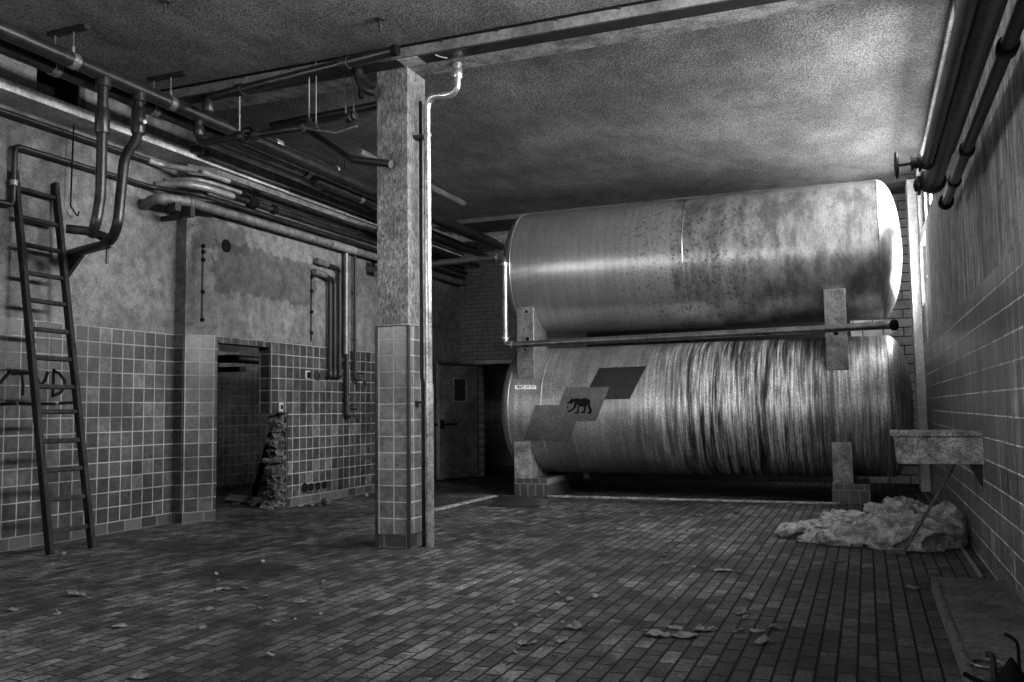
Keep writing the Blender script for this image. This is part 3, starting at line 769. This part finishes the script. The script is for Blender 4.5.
t = run('pipe', 'sagging dark pipe whose end sticks out in front of the pillar', [at(309, 131, 1, 8.7), at(352, 159.5, 1, 8.02), at(391, 164, 1, 7.96)], .042, M['pipe_black'], .06)
t = run('pipe', 'short elbow under the beam beside the pillar head', [at(357, 60, 1, 8.0), at(359, 80, 1, 8.0), at(367, 90, 1, 8.0), at(377, 92, 1, 8.0)], .058, M['pipe'], .09)
MB().cyl(at(361, 88, 1, 7.95), at(361, 98, 1, 7.95), .03, 12).build('drain_cock', M['black'], t)
t = thing('pipe_coupling', 'short capped coupling hanging on rods left of the pillar head', 'coupling', at(354, 117, 1, 8.05))
MB().lathe(at(347, 119, 1, 8.05), (1, -.25, .1), [(0, .04), (.01, .058), (.08, .058), (.09, .046), (.13, .046), (.135, .03)], 20).build('body', M['pipe_black'], t)
for x in (343, 351): MB().cyl(at(x + 3, 114, 1, 8.05), at(x, 60, 1, 8.05), .007, 8).build('rod', M['pipe_grey'], t)
for lab, x, ya, yb in (('bright hanging rod holding the coupling below the beam', 239.5, 84, 136), ('left one of two long hanging rods under the beam', 309, 66, 121), ('right one of two long hanging rods, reaching the ceiling', 316, 47, 127)):
    a_, b_ = at(x, ya, 1, 7.86), at(x, yb, 1, 7.96)
    t = thing('hanging_rod', lab, 'rod', (b_.x, b_.y, b_.z))
    MB().cyl(a_, b_, .009, 8).build('rod', M['pipe_grey'], t)
    MB().box(b_ - Vector((.02, .02, .02)), b_ + Vector((.02, .02, .03))).build('nut', M['dark_steel'], t)
for lab, p in (('small ceiling hook above the pillar, nearer the beam', (380, 19)), ('small ceiling hook at the top edge, left of the picture centre', (165, 1))):
    c = fl(p[0], p[1], ZC)
    t = thing('ceiling_hook', lab, 'hook', c)
    MB().lathe(c, (0, 0, -1), [(0, .05), (.012, .05), (.02, .03)], 16).build('plate', M['dark_steel'], t)
    MB().cyl(c, c - Vector((0, 0, .12)), .012, 8).build('shank', M['dark_steel'], t)
# junction box on the ledge step and hook rod behind the ladder
t = thing('junction_box', 'small dark junction box on the pale ledge at the wall step', 'box', at(198, 152, 0, -7.93))
c = at(198, 152, 0, -7.93); MB().box((c.x - .02, c.y - .12, c.z - .04), (c.x + .07, c.y + .14, c.z + .05)).build('body', M['dark_steel'], t, bevel=.008)
MB().cyl((c.x, c.y, c.z), (c.x + .085, c.y, c.z), .03, 12).build('lid_screw', M['pipe_grey'], t)
a_, b_ = at(74, 119, 0, -8.25), at(70.5, 206, 0, -8.25)
t = run('hook_rod', 'thin dark rod with a small hook hanging beside the ladder top', [a_, b_, b_ + Vector((.0, .10, -.10)), b_ + Vector((0, .12, -.04))], .009, M['black'], .02, 8, 'rod')
t = thing('vent_flap', 'dark open vent hole with a loose flap above the ledge', 'vent', (XL - .1, (HY0 + HY1) / 2, HZ0))
MB().box((XL - .45, HY0, HZ0), (XL - .40, HY1, HZ1)).build('shade_back_plate', M['black'], t)  # black sheet painting the darkness at the back of the hole
MB().box((XL - .02, HY1 - .05, HZ0), (XL + .02, HY1 + .03, HZ1 - .02)).build('flap', M['masonry'], t, bevel=.01)
MB().box((XL - .42, HY1 - .012, HZ0), (XL - .005, HY1, HZ1)).box((XL - .42, HY0, HZ1 - .012), (XL - .005, HY1 - .012, HZ1)).box((XL - .42, HY0, HZ0), (XL - .005, HY1 - .012, HZ0 + .012)).build('shade_lining', M['black'], t)  # black sides added so the hole's lit jamb looks shaded
MB().box((XL - .02, HY0, HZ1 - .03), (XL + .03, HY1, HZ1 + .01)).build('rim', M['dark_steel'], t)

# downpipe on the free-standing pillar
xa = at(456, 70, 1, 8.22); DPX = at(428.4, 300, 1, 8.3).x
t = run('downpipe', 'shiny grey downpipe with an S-bend running down the free-standing pillar', [(xa.x, 8.25, 5.05), (xa.x, 8.25, at(456, 95, 1, 8.25).z), (DPX, 8.29, at(428, 96, 1, 8.29).z), (DPX, 8.30, 0.0)], .039, M['steel'], .15, 18)
ring(t, (xa.x, 8.25, at(456, 74, 1, 8.25).z), (0, 0, 1), .054, .05, M['steel'], 'socket'); ring(t, (xa.x, 8.25, at(456, 66, 1, 8.25).z), (0, 0, 1), .05, .02, M['steel'], 'socket')
for y in (136, 402, 459): ring(t, (DPX, 8.30, at(428, y, 1, 8.32).z), (0, 0, 1), .046, .014, M['steel'])
ring(t, (DPX, 8.30, .84), (0, 0, 1), .047, .84, M['steel'], 'foot_sleeve')
SLX = max(at(421.5, 300, 1, 8.31).x, PX1 + .036)
t = run('conduit', 'slim dark pipe squeezed between pillar and shiny downpipe', [(SLX, 8.31, 4.72), (SLX, 8.31, 1.75), (SLX + .012, 8.31, 1.70), (SLX + .012, 8.31, 0)], .021, M['pipe'], .02, 10)
for y in (136, 402): MB().box((PX1, 8.25, at(420, y, 1, 8.27).z - .02), (-4.28, 8.36, at(420, y, 1, 8.27).z + .012)).build('bracket', M['dark_steel'], t)

# pipes and taps on the left wall under the duct
xw = XL + .07
def wv(px, py): return at(px, py, 0, xw)
labs = ['left one of three slim pipes bending out of the left wall down to the tiles', 'middle one of three slim pipes bending out of the left wall', 'right one of three slim pipes bending out of the left wall']
for lab, (sx, sy, vx, ey) in zip(labs, [(316, 272, 330, 377), (316.5, 272, 334.5, 377), (318, 261, 339.5, 377)]):
    a_ = wv(sx, sy); b_ = wv(vx, sy + 8); e_ = wv(vx, ey)
    t = run('wall_pipe', lab, [(XL, a_.y, a_.z), a_, b_, e_, (XL, e_.y, e_.z - .02)], .034, M['pipe_black'], .10, 12)
    ring(t, (xw, e_.y, e_.z + .04), (0, 0, 1), .045, .05, M['pipe_black'], 'union')
    MB().tube([a_ + Vector((0, -.05, .0)), a_ + Vector((0, .25, -.02))], .05, 14).build('lagging', M['lagging'], t)
a_, e_ = wv(346, 256), wv(346, 415)
t = run('wall_pipe', 'pale wide pipe dropping from the duct to the upper tiles', [(xw, a_.y, 4.05), (xw, a_.y, wv(346, 354).z)], .045, M['pipe_grey'], .02)
for lab, x, y1_, r, zt_ in (('dark pipe below the pale wide pipe, ending in the lower wall tap', 347, 415, .036, wv(346, 352).z), ('thin dark pipe ending in the upper wall tap', 355, 379, .026, 4.05)):
    a_, e_ = wv(x, 257), wv(x, y1_)
    t = run('tap_pipe', lab, [(xw, a_.y, zt_), (xw, a_.y, e_.z), (xw + .02, a_.y + .06, e_.z - .01)], r, M['pipe_black'], .03, 10)
    tp = MB().tube(fillet([(xw + .02, a_.y + .0, e_.z), (xw + .10, a_.y + .12, e_.z), (xw + .12, a_.y + .16, e_.z - .12)], .05), .024, 10).build('tap', M['pipe_black'], t)
    MB().cyl((xw + .08, a_.y + .08, e_.z), (xw + .08, a_.y + .08, e_.z + .09), .011, 8).box((xw + .02, a_.y + .06, e_.z + .085), (xw + .14, a_.y + .10, e_.z + .105)).build('tap_handle', M['pipe_black'], tp)
    for zz in ((3.4, 2.6) if zt_ > 4 else (2.2, 1.6)): ring(t, (xw, a_.y, zz), (0, 0, 1), r * 1.5, .02, M['dark_steel'])
c = wv(283.5, 407)
t = thing('wall_switch', 'small pale switch box on the tiles beside the broken opening', 'switch', (XL, c.y, c.z - .06))
MB().box((XL, c.y - .05, c.z - .07), (XL + .035, c.y + .05, c.z + .07)).build('plate', M['pipe_pale'], t, bevel=.008)
MB().box((XL + .03, c.y - .015, c.z - .03), (XL + .045, c.y + .025, c.z + .03)).build('rocker', M['black'], t)
c = wv(311, 375)
t = thing('socket_plate', 'small light wall plate with a dark round hole beside the three slim pipes', 'socket', (XL, c.y, c.z - .06))
MB().box((XL, c.y - .06, c.z - .07), (XL + .02, c.y + .06, c.z + .07)).build('plate', M['pipe_pale'], t, bevel=.006)
MB().box((XL + .015, c.y - .03, c.z - .045), (XL + .03, c.y + .05, c.z + .045)).build('opening', M['black'], t)
c2 = wv(320.5, 376); MB().lathe((XL, c2.y, c2.z), (1, 0, 0), [(0, .07), (.025, .07), (.03, .05)], 20).build('round_cover', M['dark_steel'], t)

for lab, px, ya_, yb2, dots in (('thin rusty bolt strip on the plaster right of the wall step', 202.5, 246, 322, (246, 252, 260, 292, 320)), ('thin pale bolt strip on the plaster left of the three slim pipes', 311, 276, 341, (277, 291, 312, 333))):
    u, l = at(px, ya_, 0, XL), at(px - .5, yb2, 0, XL)
    t = thing('wall_strip', lab, 'strip', (XL, l.y, l.z))
    MB().box((XL, u.y - .018, l.z), (XL + .008, u.y + .018, u.z)).build('strip', M['wood'], t)
    for d in dots:
        c = at(px, d, 0, XL); MB().cyl((XL, u.y, c.z), (XL + .03, u.y, c.z), .028, 12).build('bolt', M['black'], t)

t = run('pipe', 'dark pipe with a hanging stub seen high inside the broken opening', [(-10.55, 11.9, 2.30), (-9.7, 11.9, 2.30), (-9.7, 14.3, 2.30)], .07, M['pipe_black'], .1)
MB().cyl((-10.1, 11.9, 2.85), (-10.1, 11.9, 2.15), .09, 14).build('stub', M['pipe_black'], t)
MB().box((-10.6, 11.82, 2.08), (-9.5, 11.98, 2.16)).build('support_bar', M['dark_steel'], t)
# ------------------------------------------------------------------ broken pier, door
def rough_column(name, label, cat, x0, x1, y0, y1, z1, mat, seed):
    """jagged standing rest of a brick pier: many tilted broken pieces set in mortar"""
    rnd = random.Random(seed); mb = MB(); z = 0
    while z < z1 - .03:
        h = min(rnd.uniform(.03, .06), z1 - z); k = z / z1
        ylo = y0 - .22 * max(0, .30 - k) / .30 + .05 * math.sin(z * 5 + 1) + rnd.uniform(-.05, .07)
        for x in (x0, (x0 + x1) / 2):
            y = ylo + rnd.uniform(0, .05)
            while y < y1 - .02:
                L = rnd.uniform(.04, .09); w_ = (x1 - x0) / 2
                c = Vector((x + w_ / 2 + rnd.uniform(-.05, .02), min(y + L / 2, y1 - L / 2), z + h / 2))
                R = Matrix.Translation(c)
                for ax_ in 'XYZ': R = R @ Matrix.Rotation(rnd.uniform(-.5, .5), 4, ax_)
                b = len(mb.v); s_ = (w_ * .6, L * .62, h * .68)
                mb.box((-s_[0], -s_[1], -s_[2]), s_, R)
                for i in range(b, b + 8):
                    mb.v[i] += Vector((rnd.uniform(-.018, .018), rnd.uniform(-.018, .018), rnd.uniform(-.014, .014)))
                    mb.v[i].z = min(max(mb.v[i].z, .002), z1); mb.v[i].y = min(mb.v[i].y, y1)
                y += L
        z += h
    t = thing(name, label, cat, ((x0 + x1) / 2, (y0 + y1) / 2, 0))
    mb.build('rubble_core', mat, t)
    return t


rc = rough_column('broken_pier', 'jagged stump of broken masonry under the hanging tiled wall block', 'masonry', -8.23, -8.05, 10.90, 11.07, 1.38, M['masonry'], 3)
PLK0, PLK1 = fl(254, 496.5), at(271.5, 434, 0, -8.40); a_ = PLK0
t = thing('leaning_plank', 'dark plank leaning inside the broken opening', 'plank', a_)
bar(MB(), PLK0 + Vector((0, 0, .03)), PLK1, .02, .05, Vector((1, .3, 0))).build('board', M['wood'], t, bevel=.006)
fa = fl(224, 500)
t = thing('loose_board', 'pale flat board lying on the floor inside the broken opening', 'board', (fa.x, fa.y, 0))
pts = [fl(224, 502.5), fl(230, 497), fl(263, 501), fl(262, 506)]
MB().prism([(p.x, p.y, .015) for p in pts], (0, 0, .035)).build('plank', M['board'], t, bevel=.006)

hx, hy = DX0, 17.14
fr_ = at(437.5, 425, 1, 15.95); fx, fy = fr_.x, fr_.y
dvec = Vector((fx - hx, fy - hy, 0)); L = dvec.length; ang = math.atan2(dvec.y, dvec.x)
D = Matrix.Translation((hx, hy, 0)) @ Matrix.Rotation(ang, 4, 'Z')
dr_ = MB()
wz0, wz1, wx0, wx1 = 1.58, 2.05, L * .30, L * .64
for a, b in (((0, -.03, .03), (L, .03, wz0)), ((0, -.03, wz1), (L, .03, 2.34)), ((0, -.03, wz0), (wx0, .03, wz1)), ((wx1, -.03, wz0), (L, .03, wz1))):
    dr_.box(a, b, D)
door = dr_.build('door_1', M['door'], kind='structure')
MB().box((L - .03, -.034, .03), (L + .012, .034, 2.345), D).build('door_edge', M['door_edge'], door, bevel=.004)
MB().box((0, -.036, .03), (.03, .036, 2.345), D).build('hinge_edge', M['dark_steel'], door, bevel=.004)
MB().box((0, -.036, 2.31), (L, .036, 2.35), D).build('top_rail', M['dark_steel'], door, bevel=.004)
MB().box((wx0, -.006, wz0), (wx1, .006, wz1), D).build('pane', M['panel_black'], door)
MB().box((wx0 - .02, -.04, wz0), (wx0 + .012, .04, wz1), D).box((wx0, -.045, wz1 - .012), (wx1, .045, wz1 + .02), D).box((wx1 - .03, -.04, wz0), (wx1 + .01, .04, wz1), D).box((wx0, -.045, wz0 - .02), (wx1, .045, wz0 + .012), D).build('window_frame', M['door_edge'], door, bevel=.003)
hm = MB()
for s in (-1, 1):
    hm.tube([D @ Vector((L - .10, s * .03, 1.12)), D @ Vector((L - .10, s * .085, 1.12))], .02, 10)
    hm.tube([D @ Vector((L - .06, s * .085, 1.12)), D @ Vector((L - .52, s * .085, 1.125))], .017, 10)
hm.box((L - .16, -.036, 1.03), (L - .05, .036, 1.21), D); hm.box((L - .02, -.02, 1.09), (L + .07, .02, 1.14), D)
hm.build('door_handle', M['black'], door)

# ------------------------------------------------------------------ right wall
def right_pipe(label, px, X, r, endpx, mat):
    z = at(px[0], px[1], 0, X).z; ye = at(endpx[0], endpx[1], 2, z).y
    t = run('pipe', label, [(X, -2.5, z), (X, ye, z)], r, mat, n=22)
    return t, z, ye


ta, za, ya = right_pipe('upper fat dark pipe high on the right wall, ending in a hand wheel', (940.5, 110), .50, .040, (924, 163), M['pipe_mid'])
tb, zb, yb_ = right_pipe('fattest dark pipe high on the right wall, ending in a small valve', (953.5, 110), .60, .080, (935, 181), M['pipe_mid'])
zc = at(965, 110, 0, .70).z; MB().cyl((.70, -2.5, zc), (.70, yb_ - .6, zc), .028, 14).build('side_pipe', M['pipe_mid'], tb)
for t, z, y, X, r in ((ta, za, ya, .50, .040), (tb, zb, yb_, .60, .080)):
    ring(t, (X, y - .02, z), YD, r * 1.35, .03, M['pipe_black'], 'end_flange')
WHX = at(896.5, 167, 1, ya).x; AWX = .50 - WHX - .03
MB().lathe((.50, ya - .02, za), (-1, 0, 0), [(AWX * f_, r_) for f_, r_ in ((0, .045), (.22, .045), (.24, .066), (.33, .066), (.35, .04), (.52, .038), (.54, .055), (.62, .055), (.64, .013), (1.12, .013))], 18).build('valve', M['pipe_black'], ta)
hw = MB().torus((WHX, ya - .02, za), (1, 0, 0), .09, .013, 26, 8)
for a in range(3):
    d = Vector((0, math.cos(a * math.pi / 3), math.sin(a * math.pi / 3))) * .088; c = Vector((WHX, ya - .02, za)); hw.cyl(c - d, c + d, .011, 8)
hw.build('hand_wheel', M['pipe_black'], ta)
SWX = at(918.5, 181, 1, yb_).x
MB().lathe((.60, yb_ - .02, zb - .03), (-1, 0, 0), [(0, .04), (.10, .035), (.11, .05), (.14, .05), (.15, .014), (.60 - SWX, .014)], 14).torus((SWX, yb_ - .02, zb - .03), (1, 0, 0), .075, .013, 20, 6).build('small_valve', M['pipe_black'], tb)
td, zd, yd_ = right_pipe('collared pipe running lowest along the right wall below the fat pipes', (985.5, 102), .80, .042, (940, 203), M['pipe_mid'])
for px in ((1006.7, 38), (966, 137), (953.5, 168), (945, 190)):
    ring(td, (.80, at(px[0], px[1], 0, .80).y, zd), YD, .058, .05, M['pipe_black'], 'collar')
ring(td, (.80, yd_ - .03, zd), YD, .068, .06, M['black'], 'end_cap')
# shallow trough on the wall, with bracket; a rod props it
bx0, by0 = .205, 8.46
t = thing('wall_trough', 'shallow grey box trough fixed to the right wall with a thick rim', 'trough', (.905, 8.7, .88))
b_ = MB()
b_.prism([(bx0 + .02, by0 + .02, 1.12), (bx0 + .035, by0 + .02, .886), (.905, by0 + .02, .886), (.905, by0 + .02, 1.12)], (0, .03, 0))
b_.prism([(bx0 + .02, 9.0, 1.12), (bx0 + .035, 9.0, .886), (.905, 9.0, .886), (.905, 9.0, 1.12)], (0, .03, 0))
b_.prism([(bx0 + .02, by0 + .05, 1.12), (bx0 + .035, by0 + .05, .886), (bx0 + .065, by0 + .05, .886), (bx0 + .05, by0 + .05, 1.12)], (0, .46, 0))
b_.box((bx0 + .04, by0 + .04, .886), (.905, 9.02, .915))
b_.build('basin', M['trough'], t)
b_ = MB().box((bx0 - .01, by0 - .01, 1.12), (.905, by0 + .06, 1.165)).box((bx0 - .01, 8.98, 1.12), (.905, 9.05, 1.165)).box((bx0 - .01, by0 + .06, 1.12), (bx0 + .06, 8.98, 1.165))
b_.build('rim', M['trough'], t, bevel=.008)
MB().prism([(.905, 8.6, .886), (.80, 8.6, .886), (.905, 8.6, .66)], (0, .035, 0)).build('wall_bracket', M['dark_steel'], t)
t = thing('prop_rod', 'thin rod slanting from the floor up to the wall trough', 'rod', (.269, 9.25, 0))
MB().cyl((.269, 9.25, 0.0), (.71, 8.72, .876), .012, 10).build('rod', M['pipe_grey'], t)
MB().box((.12, 9.17, 0), (.29, 9.27, .03)).build('foot', M['scrap'], t, bevel=.01)


def heap(name, label, cat, c, r, seed, fold, mat, rot=0, nu=72, nv=44, fine=.5, sharp=1.0):
    """soft lumpy body that lies flat on the floor"""
    vs, fs = [], []; rng = random.Random(seed); off = Vector((rng.random() * 50, rng.random() * 50, rng.random() * 50))
    for j in range(nv + 1):
        th = -math.pi / 2 + math.pi * j / nv
        for i in range(nu):
            ph = 2 * math.pi * i / nu
            d = Vector((math.cos(th) * math.cos(ph), math.cos(th) * math.sin(ph), math.sin(th)))
            q = Vector((d.x * r[0], d.y * r[1], d.z * r[2])) * 3.2 + off
            n1 = mnoise.noise(q * .7); n2 = 1 - abs(mnoise.noise(q * 1.9 + Vector((n1, n1, 0)) * 1.5)) * 2; n3 = 1 - abs(mnoise.noise(q * 5.5)) * 2; n4 = mnoise.noise(q * 13)
            k = 1 + fold * (.8 * n1 + .45 * n2 * sharp + .34 * n3 * fine * sharp + .16 * n4 * fine)
            p = Vector((d.x * r[0] * k, d.y * r[1] * k, d.z * r[2] * k + r[2] * .55))
            if p.z < 0: p.z = .002
            vs.append(Vector((p.x * math.cos(rot) - p.y * math.sin(rot), p.x * math.sin(rot) + p.y * math.cos(rot), p.z)) + Vector((c[0], c[1], 0)))
    for j in range(nv):
        for i in range(nu):
            i2 = (i + 1) % nu; fs.append((j * nu + i, j * nu + i2, (j + 1) * nu + i2, (j + 1) * nu + i))
    o = MB().add(vs, fs, True).build(name, mat, loc=(c[0], c[1], 0))
    return tag(o, label, cat)


heap('stuffed_sack', 'big bulging canvas sack lying on the floor by the right wall', 'sack', (.30, 9.78), (.45, .42, .185), 4, .34, M['cloth'], -.12, 140, 90, .40, 1.1)
heap('stuffed_sack', 'small sack lobe lying flat left of the big bulging sack', 'sack', (-.22, 9.72), (.33, .24, .11), 9, .34, M['cloth_dark'], .05, 120, 70, .40, 1.1)
heap('crumpled_tarp', 'crumpled pale tarp folded behind the big sack', 'tarp', (.36, 10.75), (.33, .24, .15), 13, .75, M['cloth'], -.1, 110, 60, 1.2, 1.4)
heap('crumpled_tarp', 'crumpled tarp lying behind the small sack lobe', 'tarp', (-.20, 10.45), (.33, .22, .105), 21, .85, M['cloth'], .3, 110, 60, 1.2, 1.4)
heap('crumpled_rag', 'twisted rag trailing off at the left end of the canvas heap', 'rag', (-.58, 10.15), (.18, .20, .07), 33, .8, M['cloth_dark'], 0, 80, 44, 1.2, 1.4)
heap('crumpled_rag', 'dark bundled rag stuffed between the big sack and the right wall', 'rag', (.70, 10.0), (.12, .2, .19), 40, .5, M['cloth_dark'], 0, 60, 40, 1.2, 1.2)
heap('crumpled_rag', 'small rag lump in front of the twisted rag', 'rag', (-.56, 9.72), (.12, .08, .05), 44, .5, M['cloth_dark'], 0, 50, 30, 1.2, 1.2)

# spigot on the slab at the lower right corner
zs = SZ
c = fl(1013, 690, zs)
t = thing('floor_spigot', 'dark cone-shaped fitting with a tall bent rod on the slab, lower right corner', 'spigot', (c.x, c.y, zs))
MB().lathe((c.x, c.y, zs), (0, 0, 1), [(0, .085), (.02, .08), (.06, .06), (.10, .032), (.135, .012), (.145, .004)], 20).build('cone', M['black'], t)
MB().tube(fillet([(c.x + .03, c.y, zs + .03), (c.x + .03, c.y, zs + .22), (c.x - .02, c.y + .02, zs + .245)], .04), .008, 10).build('bent_rod', M['black'], t)
MB().tube(fillet([(c.x - .07, c.y, zs), (c.x - .075, c.y, zs + .15), (c.x - .105, c.y, zs + .15)], .03), .014, 10).build('short_pipe', M['dark_steel'], t)
MB().tube(fillet([(c.x - .05, c.y - .06, zs + .03), (c.x - .13, c.y - .05, zs + .03), (c.x - .2, c.y - .02, zs + .06)], .04), .012, 10).build('lever', M['black'], t)
c = fl(987, 665, zs)
o = MB().torus((c.x, c.y, zs + .008), (0, 0, 1), .075, .008, 28, 8).build('metal_ring', M['pipe_grey']); tag(o, 'flat metal ring lying on the slab beside the cone fitting', 'ring')

# ------------------------------------------------------------------ litter
def scrap(name, label, cat, c, s, seed, mat, group=None, h=.03):
    rng = random.Random(seed); n = 11; vs = []; fs = []; m = 7
    ph0 = rng.random() * 6
    out = [s * (.65 + .5 * rng.random()) for _ in range(n)]
    vs.append((0, 0, h * (.5 + rng.random())))
    for j in range(1, m):
        for i in range(n):
            a = ph0 + 2 * math.pi * i / n; rr = out[i] * j / (m - 1)
            vs.append((rr * math.cos(a), rr * math.sin(a) * .7, max(.003, h * (.35 + 1.1 * mnoise.noise(Vector((rr * 22 * math.cos(a) + seed, rr * 22 * math.sin(a), seed * 1.3)))) * (1.1 - .6 * j / m) + .004)))
    for i in range(n): fs.append((0, 1 + i, 1 + (i + 1) % n))
    for j in range(m - 2):
        for i in range(n): fs.append((1 + j * n + i, 1 + (j + 1) * n + i, 1 + (j + 1) * n + (i + 1) % n, 1 + j * n + (i + 1) % n))
    mb = MB().add([Vector(v) + Vector((c.x, c.y, 0)) for v in vs], fs, False)
    o = mb.build(name, mat, loc=(c.x, c.y, 0))
    sd = o.modifiers.new('thickness', 'SOLIDIFY'); sd.thickness = .004; sd.offset = 1
    return tag(o, label, cat, group)


BIG = [((12, 611), .07, 'flat white paper scrap at the left picture edge, nearest the wall'), ((62, 556), .07, 'pale crumpled scrap at the foot of the ladder'), ((75, 596), .13, 'crumpled leafy scrap on the floor in front of the ladder'),
       ((120, 627), .09, 'bent pale scrap on the floor right of the white paper'), ((140, 678), .09, 'curled scrap at the bottom picture edge, far left'), ((57, 615), .05, 'small dull scrap between the white paper and the bent scrap'),
       ((226, 590), .08, 'scrap lying in the dark grease patch'), ((300, 602), .09, 'scrap right of the dark grease patch'),
       ((574, 629), .09, 'curled leaf scrap alone on the floor left of the leaf cluster'), ((523, 645), .06, 'small curled scrap left of the lone leaf scrap'), ((562, 643), .06, 'thin scrap just below the lone leaf scrap'),
       ((657, 637), .12, 'ragged leaf at the left end of the leaf cluster'), ((676, 629), .10, 'curled leaf at the top of the leaf cluster'), ((684, 637), .13, 'long flat leaf at the bottom of the leaf cluster'), ((706, 631), .11, 'crumpled leaf at the right end of the leaf cluster'),
       ((758, 632), .09, 'long leaf in the right leaf pair near the canvas heap'), ((777, 629), .07, 'bright curled leaf in the right leaf pair'), ((764, 644), .10, 'forked leaf below the right leaf pair'),
       ((722, 571), .13, 'pale crumbling clump on the floor in the middle distance'), ((742, 615), .07, 'thin scrap above the right leaf pair'), ((700, 517), .10, 'dark scrap on the floor in front of the kerb'),
       ((838, 563), .10, 'dark scrap on the floor in front of the small sack lobe'), ((912, 589), .10, 'flat bright scrap beside the slab corner'), ((931, 578), .05, 'dark lump near the slab corner')]
for i, (p, s, lab) in enumerate(BIG):
    dark = 'dark' in lab and 'grease' not in lab
    scrap('leaf_scrap' if 'leaf' in lab and 'leafy' not in lab else 'floor_scrap', lab, 'scrap', fl(*p), s * .68, i + 1, M['scrap_dark'] if dark else M['scrap'], h=.022 + .012 * (i % 3))
rng = random.Random(5)
crumb = None
for i in range(70):
    if i < 40: x, y = rng.gauss(620, 110), rng.uniform(510, 640)
    elif i < 58: x, y = rng.gauss(270, 50), rng.gauss(615, 28)
    else: x, y = rng.uniform(440, 560), rng.uniform(520, 670)
    if y > 676 or y < 508: y = 600
    c = fl(x, y)
    if crumb is None:
        crumb = scrap('litter_crumb', 'tiny pale crumb of litter scattered on the clinker floor', 'litter', c, .022, 77, M['scrap'], 'litter crumbs on the floor', .02)
        W[crumb] = c
    else:
        o = crumb.copy(); COL.objects.link(o); o.location = (c.x, c.y, 0); o.rotation_euler = (0, 0, rng.random() * 6); k = rng.uniform(.6, 1.6); o.scale = (k, k, k)
# rubble near the broken pier
RB = [((235, 506), (.10, .07, .05), 'dark brick piece lying left of the broken pier'), ((252, 507), (.14, .08, .07), 'larger dark brick piece leaning on the foot of the broken pier'), ((300, 507), (.07, .05, .03), 'pale mortar chip right of the broken pier'), ((311, 506), (.06, .05, .03), 'second pale mortar chip right of the broken pier'),
      ((326, 505), (.12, .09, .10), 'round dark lump on the floor below the four holes'), ((318, 506.5), (.06, .04, .04), 'dark chip beside the round lump below the four holes'), ((347, 500), (.30, .06, .03), 'long dark strip lying along the left wall skirting'), ((366, 497), (.05, .05, .06), 'small pale block at the left wall skirting near the pillar')]
for i, (p, s, lab) in enumerate(RB):
    c = fl(*p); r2 = random.Random(i); mb = MB()
    R = Matrix.Translation((c.x, c.y, s[2] / 2 + .003)) @ Matrix.Rotation(r2.uniform(-.6, .6) if s[0] < .2 else math.pi / 2, 4, 'Z')
    bm = bmesh.new(); bmesh.ops.create_icosphere(bm, subdivisions=3, radius=1)
    vs = []
    for v in bm.verts:
        d = v.co.copy(); m_ = max(abs(d.x), abs(d.y), abs(d.z)); d = d / (m_ ** .6) * (1 + .25 * mnoise.noise(d * 2.2 + Vector((i * 7, 0, 0))))
        vs.append(R @ Vector((d.x * s[0] * .62, d.y * s[1] * .62, max(d.z * s[2] * .5, -s[2] * .5))))
    bm.verts.index_update(); mb.add(vs, [tuple(v.index for v in f.verts) for f in bm.faces], False); bm.free()
    o = mb.build('rubble_piece', M['scrap'] if 'pale' in lab else M['scrap_dark'], loc=(c.x, c.y, 0)); tag(o, lab, 'rubble')

# ------------------------------------------------------------------ light and view
wd = bpy.data.worlds.new('world'); scene.world = wd; wd.use_nodes = True
wd.node_tree.nodes['Background'].inputs[0].default_value = (.5, .5, .5, 1); wd.node_tree.nodes['Background'].inputs[1].default_value = .3
li = bpy.data.lights.new('annex_fill', 'POINT'); li.energy = 24; li.shadow_soft_size = .15  # unseen fill light added to lift the annex tiles
lo = bpy.data.objects.new('annex_fill', li); COL.objects.link(lo); lo.location = (-9.3, 13.6, 2.5)
for nm, (y0, y1), pw, tilt in (('daylight_near', WIN[0], 470, .26), ('daylight_far', WIN[1], 680, .34)):
    li = bpy.data.lights.new(nm, 'AREA'); li.shape = 'RECTANGLE'; li.size = y1 - y0 - .1; li.size_y = WZ1 - WZ0 - .12; li.energy = pw; li.spread = math.radians(125)
    lo = bpy.data.objects.new(nm, li); COL.objects.link(lo); lo.location = (.94, (y0 + y1) / 2, (WZ0 + WZ1) / 2)
    nd = Vector((-1, 0, -tilt)).normalized(); yv = Vector((0, 0, 1)); yv = (yv - nd * yv.dot(nd)).normalized(); xv = yv.cross(-nd)
    lo.matrix_world = Matrix(((xv.x, yv.x, -nd.x, .94), (xv.y, yv.y, -nd.y, (y0 + y1) / 2), (xv.z, yv.z, -nd.z, (WZ0 + WZ1) / 2), (0, 0, 0, 1)))
scene.view_settings.view_transform = 'Standard'; scene.view_settings.look = 'None'
scene.view_settings.gamma = 1; scene.view_settings.use_curve_mapping = False
scene.view_settings.exposure = 0.0
